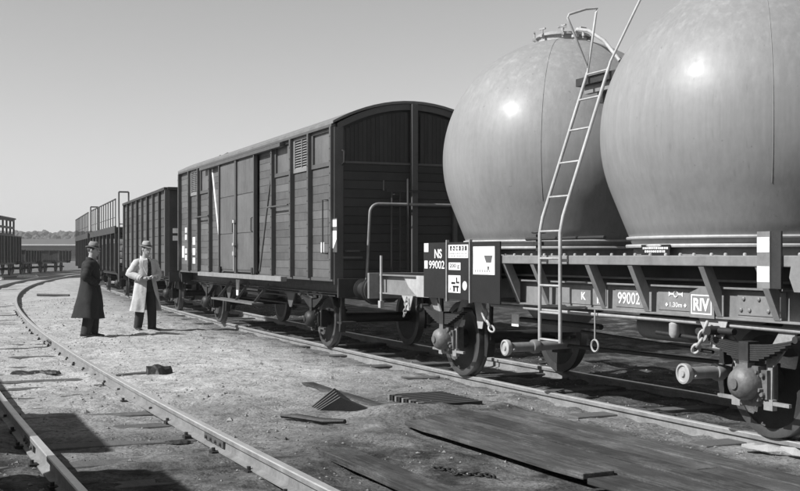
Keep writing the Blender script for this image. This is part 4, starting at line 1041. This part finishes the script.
    for i, (z, cx, rx, ry) in enumerate(lv2):
        lo = sstep(1.1, hem, z) if True else 0; lo = float(np.clip((1.1-z)/(1.1-hem), 0, 1))
        g = openf[0] + (openf[1]-openf[0])*lo; gL = g*(1 + openf[2]*lo); oc, ic = [], []
        for q in range(K+1):
            a = gL + (2*math.pi - g - gL)*q/K
            up_ = 1 - lo
            f = 1 + lo*.07*math.sin(5*a+1.3+z) + (.05+.11*lo)*2*float(fbm(a*2.2+sd, z*1.1, 1.0, 2)) + .09*float(fbm(a*1.5+sd+z*2.2, z*7+sd, 1.0, 2))*min(1,(1.50-z)*8)
            oc.append(Vector((cx+rx*f*math.cos(a), ry*f*math.sin(a), z + lo*.012*math.sin(3*a)))); ic.append(Vector((cx+(rx*f-.016)*math.cos(a), (ry*f-.016)*math.sin(a), z)))
        rings.append(oc + ic[::-1])
    c.loft(rings)
    for sg, (el, wr, ha) in zip((1,-1), arms):
        shd = Vector((-.005, sg*.165, 1.405)); el, wr = Vector(el), Vector(wr); pts = [Vector((-.005, sg*.07, 1.43)), Vector((-.005, sg*.125, 1.425)), shd, shd.lerp(el,.25), shd.lerp(el,.5), shd.lerp(el,.75), el+(el-wr).normalized()*.01, el.lerp(wr,.25), el.lerp(wr,.5), el.lerp(wr,.75), wr.lerp(el,.06)]
        rad = [.05,.068,.082,.086,.080,.081,.076,.079,.070,.074,.068]; P2, R2 = [], []
        for i in range(len(pts)-1):
            for k in range(4): P2.append(pts[i].lerp(pts[i+1], k/4)); R2.append(rad[i] + (rad[i+1]-rad[i])*k/4 + (random.uniform(-.007,.007) if i > 1 else 0))
        P2.append(pts[-1]); R2.append(rad[-1]); c.tube(P2, R2, 18)
    c.build('coat', cm, e, 70)
    cl = MB(); rings = []
    for z, k1 in ((1.45,1.30),(1.50,1.12),(1.545,1.06),(1.55,1.0),(1.49,.95)):
        rings.append([Vector((-.005+.078*k1*math.cos(a), .092*k1*math.sin(a), z - .05*max(0,math.cos(a)))) for a in [R(38)+R(284)*q/20 for q in range(21)]])
    K2 = 21; vs = [q for r in rings for q in r]; fs = [(i*K2+a, i*K2+a+1, (i+1)*K2+a+1, (i+1)*K2+a) for i in range(len(rings)-1) for a in range(K2-1)]
    cl.add(vs, fs); cl.build('collar', cm, e, 70)
    if openf[0] <= .1:
        for k in range(4):
            z = 1.32 - .13*k; MB().ell((.168 + .004*k, .03, z), .006, .014, .014, 8, 5).build('button', mat('shoe_leather', .025), e, 60)
    if openf[0] > .1:
        for sg in (1,-1):
            l = MB(); l.prism([(.02,1.47),(.10,1.45),(.115,1.36),(.05,1.15),(.03,1.25)][::sg], lambda u,v,t_: (.172 - (v-1.2)*.17 - .9*u*u*3 + t_, sg*(u+.012), v), -.004, .008); l.build('lapel', cm, e, 60)
    # hat
    hm = mat('hat_%d' % int(hatv*100), hatv, .85, 0, .12, 10, .15); hb = MB(); tilt = hy @ Matrix.Rotation(R(8), 3, 'Y')
    o = hc + hy @ Vector((-.004,0,.062)); prof = [(1.42,-.006),(1.45,.0),(1.41,.004),(.99,.004),(.97,.03),(.88,.075),(.76,.105),(.6,.112),(.3,.088),(.01,.080)]; rings = []
    for r, z in prof:
        rings.append([o + tilt @ Vector((.094*r*math.cos(a), .078*r*math.sin(a) * (1 if z < .09 else .85), z + (.014*math.cos(2*a+math.pi) if r > 1.4 else 0))) for a in [2*math.pi*q/28 for q in range(28)]])
    hat = hb.loft(rings).build('hat', hm, e, 55)
    rb = MB(); rings = []
    for r, z in ((1.0,.006),(.985,.034),(.97,.036),(.96,.01)):
        rings.append([o + tilt @ Vector((.094*r*math.cos(a), .078*r*math.sin(a), z)) for a in [2*math.pi*q/28 for q in range(28)]])
    rb.loft(rings, True, False).build('hat_band', mat('hat_ribbon', .03, .6), hat, 55)
    hr = MB(); hr.ell(hc + hy @ Vector((-.018,0,.022)), .092, .081, .085, rot=hy); hr.build('hair', mat('hair', .05, .7), e, 60)
    ey = MB()
    for sg in (1,-1): ey.ell(H(.086,sg*.03,.006), .008, .014, .007, 8, 6, rot=hy)
    ey.build('eyes', mat('eye', .03, .3), e, 60)
    return e
def face(dx, dy): return math.atan2(dy, dx)
X, Y = -5.51, 24.0
arm_c = (((-.02,.27,1.17),(.19,.13,1.08),(.27,.045,1.10)), ((-.05,-.285,1.17),(.17,-.15,1.07),(.26,-.05,1.10)))
person((X, Y, gz(X,Y)), face(.66,-.75), 'man in an open pale trench coat and soft hat, hands together in front', .46, .40, (.24,.5,1.35), arm_c, ((.06,.11,.25),(-.05,-.12,-.2)), .15, .30, 1.035, .015)
fa = face(.66,-.75); ca, sa = math.cos(fa), math.sin(fa)
nb = MB(); nb.box(-.055,.055,-.075,.075,-.006,.006); nb.box(-.057,.057,-.077,.077,.0062,.009); q = nb.build('notebook', mat('paper', .65, .8, 0, .06), None, loc=(X+.345*ca*1.15, Y+.345*sa*1.15, gz(X,Y)+1.135*1.035)); q.rotation_euler = (.1,-.25,fa); tag(q, 'small pale notebook held by the man in the trench coat', 'notebook')
X, Y = -6.29, 22.4
arm_d = (((-.03,.27,1.16),(.16,.14,1.03),(.24,.04,1.06)), ((-.04,-.28,1.16),(.16,-.15,1.04),(.25,-.05,1.08)))
person((X, Y, gz(X,Y)), face(.93,.12), 'man in a long black overcoat and hat, the nearer of two men', .012, .37, (.03,.05,0), arm_d, ((.07,.10,.2),(-.03,-.09,-.1)), -.25, .20, 1.03, .04)

# ------------------------------------------------------------------ timber and litter on the ground
def plank(e, n0, n1, s0, s1, z, th, nm='plank', name_m=None):
    c = P((n0+n1)/2, (s0+s1)/2); L = abs(s1-s0); w = abs(n1-n0)
    b = MB(); K = 8
    rings = []
    for i in range(K+1):
        x = -L/2+L*i/K; dy = random.uniform(-.009,.009); dz = random.uniform(-.006,.006)
        rings.append([(x,-w/2+dy,-th+dz),(x,w/2+dy,-th+dz),(x,w/2+dy,dz),(x,-w/2+dy,dz)])
    o = b.loft(rings).build(nm, name_m or M_plank(), e, bevel=.006)
    if e is not None: o.location = Vector((c.x,c.y,z)) - Vector(e.location)
    else: o.location = (c.x,c.y,z)
    o.rotation_euler = (random.uniform(-.006,.006), random.uniform(-.004,.004), math.pi/2 + heading((s0+s1)/2) + random.uniform(-.004,.004)); return o
c0 = P(2.4,-5.5,-.1); dk_e = empty('timber_deck', c0, 0, 'wide deck of weathered dark planks laid on the sand beside the silo wagon', 'timber deck')
ed = [1.62,1.90,2.19,2.47,2.79,3.10]; st = [-2.45,-2.15,-2.25,-2.75,-3.05]; jt = [-7.2,-6.1,-8.0,-7.0,-6.0]
for k in range(5):
    plank(dk_e, ed[k]+.017, ed[k+1]-.014, st[k], jt[k]+.01, -.046+.02*random.random(), .045)
    plank(dk_e, ed[k]+.017, ed[k+1]-.014, jt[k]-.012, -11.5, -.047+.02*random.random(), .045)
tag(plank(None, 2.76, 2.92, .30, -2.62, -.03, .05), 'long narrow weathered board leading up to the plank deck', 'board')
tag(plank(None, 4.06, 4.33, -3.95, -8.2, -.06, .06), 'thick plank half sunk in sand beside the near rail', 'plank')
def on_ground(px_, py_, z=-.08):
    d = 1111*(1.55-z)/(py_-255.5); return (px_-400)*d/1111, d
# leaning heap of dark ribbed slabs
x, y = P(3.25,-1.75).xy; e = empty('slab_heap', (x,y,gz(x,y)), R(-14), 'small dark heap of leaning slabs on the sand', 'slab heap'); e.scale = (.86,.86,.9)
rub = mat('black_rubber', .018, .6, 0, .3, 6, .2); edg = mat('pale_lit_edge', .16, .7)
for k in range(5):
    b = MB(); fn = lambda u,v,t: (u, t, v)
    h = .235 - .012*k; yy = .20 - .095*k
    b.prism([(-.30,0),(.02,h),(.34,0)] if k < 4 else [(-.28,0),(.02,h),(.50,0)], lambda u,v,t: (.05*k-.1+u*(1.0), yy+t - v*.35, v), -.035, .035)
    o = b.build('slab', rub, e); b = MB(); b.bar((.05*k-.1-.30,yy,0.004),(.05*k-.1+.018,yy-h*.35,h+.004),.05,.008); b.build('pale_lit_edge', edg, o)  # paler bar: sunlight painted onto each slab's left edge
# ribbed mat lying at the head of the deck
c = P(2.28,-1.98); e = empty('ribbed_mat', (c.x,c.y,gz(c.x,c.y)+.05), math.pi/2+heading(-2), 'flat black ribbed mat lying at the end of the plank deck', 'mat')
b = MB(); b.box(-.42,.52,-.42,.24,-.02,.008); b.build('mat_sheet', mat('mat_rubber', .05, .75, 0, .25, 5, .2), e)
for k in range(11):
    x = -.42+.9*k/10; MB().box(x-.022,x+.022,.19,.265,-.045,.012).build('rib', rub if k % 2 else edg, e)
    MB().box(x-.018,x+.018,-.41,.188,.009,.014).build('rib', mat('mat_rubber', .05), e)
def lying(name, pts, r, m, label, cat, seg=10, jit=0.0):
    b = MB(); b.tube(pts, r, seg); b.v = [tuple(c + random.uniform(-jit, jit) for c in q) for q in b.v]; return tag(b.build(name, m, None, 50), label, cat)
def gp(n, s, dz=0): q = P(n, s); return (q.x, q.y, gz(q.x,q.y)+dz)
lying('iron_bar', [gp(3.98,-2.05,.04), gp(3.88,-2.25,.045), gp(3.7,-2.5,.04), gp(3.58,-2.75,.035)], [.018,.028,.03,.022], M_iron(), 'thick rusty bar lying on the sand below the slab heap', 'bar', 8, .006)
scrap_spec = (4.2, 2.5, .34, .26, .13, .4, 'dark lump of iron on the sand beyond the near track', 'iron lump', M_iron(), 'iron_lump')
lying('stick', [gp(4.75,2.75,.02), gp(4.5,2.7,.03), gp(4.25,2.55,.04)], .018, M_sleeper(), 'stick lying beside the dark lump of iron', 'stick')
lying('iron_rod', [P(3.0,32.4,-.03), P(4.2,33.2,-.02)], .05, M_iron(), 'thin dark rod lying across the sand behind the men', 'rod')
chain('chain', [gp(3.8,-5.05,.02), gp(3.72,-5.2,.02), gp(3.78,-5.35,.02), gp(3.62,-5.5,.02), gp(3.6,-5.6,.02)], M_iron(), None, .06, .008); 
tag(bpy.data.objects['chain.003'] if False else [o for o in bpy.data.objects if o.name.startswith('chain') and o.parent is None][-1], 'short length of rusty chain between the deck and the thick plank', 'chain')
def scrap(n, s, L, W_, h, rz, label, cat, m, name):
    b = MB(); K = 7; rings = []
    for i in range(K+1):
        t = i/K; x = -L/2+L*t; w = W_*(.35+.65*math.sin(math.pi*min(1,max(0,t*.9+.08))))*random.uniform(.7,1.1)
        rings.append([(x+random.uniform(-.02,.02), w*.5*math.cos(a), h*max(-.3,math.sin(a))*random.uniform(.6,1.1)) for a in [2*math.pi*k/8 for k in range(8)]])
    q = gp(n, s, .01); o = b.loft(rings).build(name, m, None, loc=q); o.rotation_euler.z = rz; return tag(o, label, cat)
scrap(*scrap_spec)
scrap(5.75, 3.9, .55, .22, .05, .3, 'flat dark scrap of sheet between the rails, near the left edge', 'scrap', rub, 'scrap_sheet')
scrap(5.5, 3.75, .3, .16, .05, -.2, 'smaller dark scrap of sheet between the rails', 'scrap', rub, 'scrap_sheet')
scrap(5.16, -2.55, .24, .09, .035, .1, 'black scrap lying against the inside of the near track rail', 'scrap', rub, 'scrap_sheet')
scrap(4.35, -3.05, .32, .07, .03, -1.1, 'dark splinter of wood beside the near rail', 'splinter', M_sleeper(), 'wood_splinter')
scrap(1.15, .55, .5, .10, .03, .2, 'dark piece of wood lying by the wheel of the silo wagon', 'splinter', M_sleeper(), 'wood_splinter')
wl = mat('fresh_wood', .32, .8, 0, .2, 6, .3)
for k, (n, s, l, rz) in enumerate(((.98,-5.62,.30,-.45),(1.02,-5.5,.2,-.2),(.92,-5.85,.24,-.7))):
    q = gp(n, s, .045); b = MB(); b.loft([[( -l/2,-.02,0),(-l/2,.03,0),(-l/2,.01,.02)],[(0,-.045,-.01),(0,.04,0),(0,.0,.045)],[(l/2,-.01,.0),(l/2,.02,.0),(l/2,.0,.012)]])
    o = b.build('wood_splinter', wl, None, loc=q); o.rotation_euler = (0,.1*k,rz)
    tag(o, ['largest bright split piece of wood by the near axle', 'middle-sized bright splinter by the near axle', 'slim bright splinter at the lower right corner'][k], 'splinter')

# ------------------------------------------------------------------ far left: marker boards, shed, lamp mast, hills and wood
for n, s, w, lb in ((7.9,73.5,1.5,'bright white marker board on the ground between the distant tracks'),(9.0,66,1.1,'duller white marker board near the left edge')):
    q = P(n,s); b = MB(); b.box(-w/2,w/2,-.2,.2,0,.12); b.box(-w/2+.1,w/2-.1,-.22,.22,.12,.2)
    o = b.build('marker_board', M_white(), None, loc=(q.x,q.y,-.1)); tag(o, lb, 'marker')
e = empty('shed', (-112,330,-.1), R(8), 'long low shed with a pale roof edge in front of the wooded hill', 'shed')
MB().box(-32,24,-6,6,0,4.6).build('wall', mat('shed_wall', .10, .8, 0, .15, .3), e)
MB().prism([(-7,4.61),(7,4.61),(7,4.9),(0,6.6),(-7,4.9)], lambda u,v,t:(t,u,v), -33, 25).build('roof', mat('shed_roof', .10, .7, 0, .1, .3), e)
MB().box(-33,25,-7.06,-7.0,4.55,4.95).build('gutter', mat('gutter_paint', .6), e)
for k in range(9): MB().box(-29+6*k,-26+6*k,-6.06,-6.005,1.5,3.4).build('window', mat('shed_glass', .05, .2), e)
q = P(-6, 62); b = MB(); b.tube([(0,0,-.1),(0,0,8.3)],[.09,.05],8); e = empty('lamp_mast', (q.x,q.y,0), 0, 'thin lamp mast rising behind the dark open wagon', 'lamp mast'); b.build('mast', M_iron(), e)
b = MB(); b.tube([(0,0,8.2),(.5,0,8.45),(.9,0,8.35)],.03,6); b.lathe([(.05,.15),(.22,0),(.22,-.05),(.001,-.06)],(.9,0,8.2),'z',12); b.build('lamp_head', M_iron(), e)
def hills():
    xs = np.linspace(-1300, 1300, 130); ys = np.linspace(520, 1500, 26); V = []; F = []
    for j, yv in enumerate(ys):
        for i, xv in enumerate(xs):
            h = 12.5*min(1, (yv-520)/160)*(.75+.5*float(vnoise(xv,yv,.004))) - .3; V.append((xv, yv - 80*(abs(xv)/1300)**2, h))
    w = len(xs)
    for j in range(len(ys)-1):
        for i in range(w-1): F.append((j*w+i, j*w+i+1, (j+1)*w+i+1, (j+1)*w+i))
    me = bpy.data.meshes.new('hills'); me.from_pydata(V, [], F); me.shade_smooth(); structure(link('hills', me, mat('hill_grass', .09, .9, 0, .2, .05, 0)))
    base = [(1,0,0),(-1,0,0),(0,1,0),(0,-1,0),(0,0,1),(0,0,-1)]
    b = bmesh.new(); bmesh.ops.create_icosphere(b, subdivisions=2, radius=1); bv = np.array([v.co[:] for v in b.verts]); bf = np.array([[v.index for v in f.verts] for f in b.faces]); b.free()
    VV, FF, o = [], [], 0
    for k in range(5200):
        xv = rng.uniform(-900, 600) if k < 1600 else rng.uniform(-420,-60); yv = 505 + rng.random()**1.5*260; yv -= 80*(abs(xv)/1300)**2
        g = 12.5*min(1, max(0,(yv+80*(abs(xv)/1300)**2-520))/160)*(.75+.5*float(vnoise(xv,yv,.004)))
        r = rng.uniform(1.0, 2.3); q = bv*(1+.35*(rng.random((len(bv),1))-.5))*(r, r, r*rng.uniform(.8,1.25)) + (xv, yv, g + r*.9)
        VV.append(q); FF.append(bf+o); o += len(bv)
    me = bpy.data.meshes.new('far_wood'); me.from_pydata(np.concatenate(VV).tolist(), [], np.concatenate(FF).tolist())
    w = link('far_wood', me, mat('far_foliage', .06, .9, 0, .35, .08, 0)); w['kind'] = 'stuff'; tag(w, 'distant wood along the low hill on the horizon', 'wood')
hills()

for o in bpy.data.objects:
    if o.name.split('.')[0] in ('rivets','clamp','painted_mark','ladder_bracket','deck_bolts','small_print','load_table_marks','board_bracket','platform_frame','brake_mark','painted_frame'): o['kind'] = 'stuff'

# ------------------------------------------------------------------ haze
def haze():
    m = bpy.data.materials.new('haze'); m.use_nodes = True; N = m.node_tree.nodes; N.clear()
    v = N.new('ShaderNodeVolumePrincipled'); o = N.new('ShaderNodeOutputMaterial'); m.node_tree.links.new(v.outputs[0], o.inputs['Volume'])
    v.inputs['Color'].default_value = (.9,.9,.9,1); v.inputs['Density'].default_value = .00035; v.inputs['Anisotropy'].default_value = .2
    h = MB().box(-1900, 1900, -800, 2700, -2.0, 46).build('haze', m); h['kind'] = 'stuff'; tag(h, 'thin pale haze over the whole yard', 'haze')
haze()
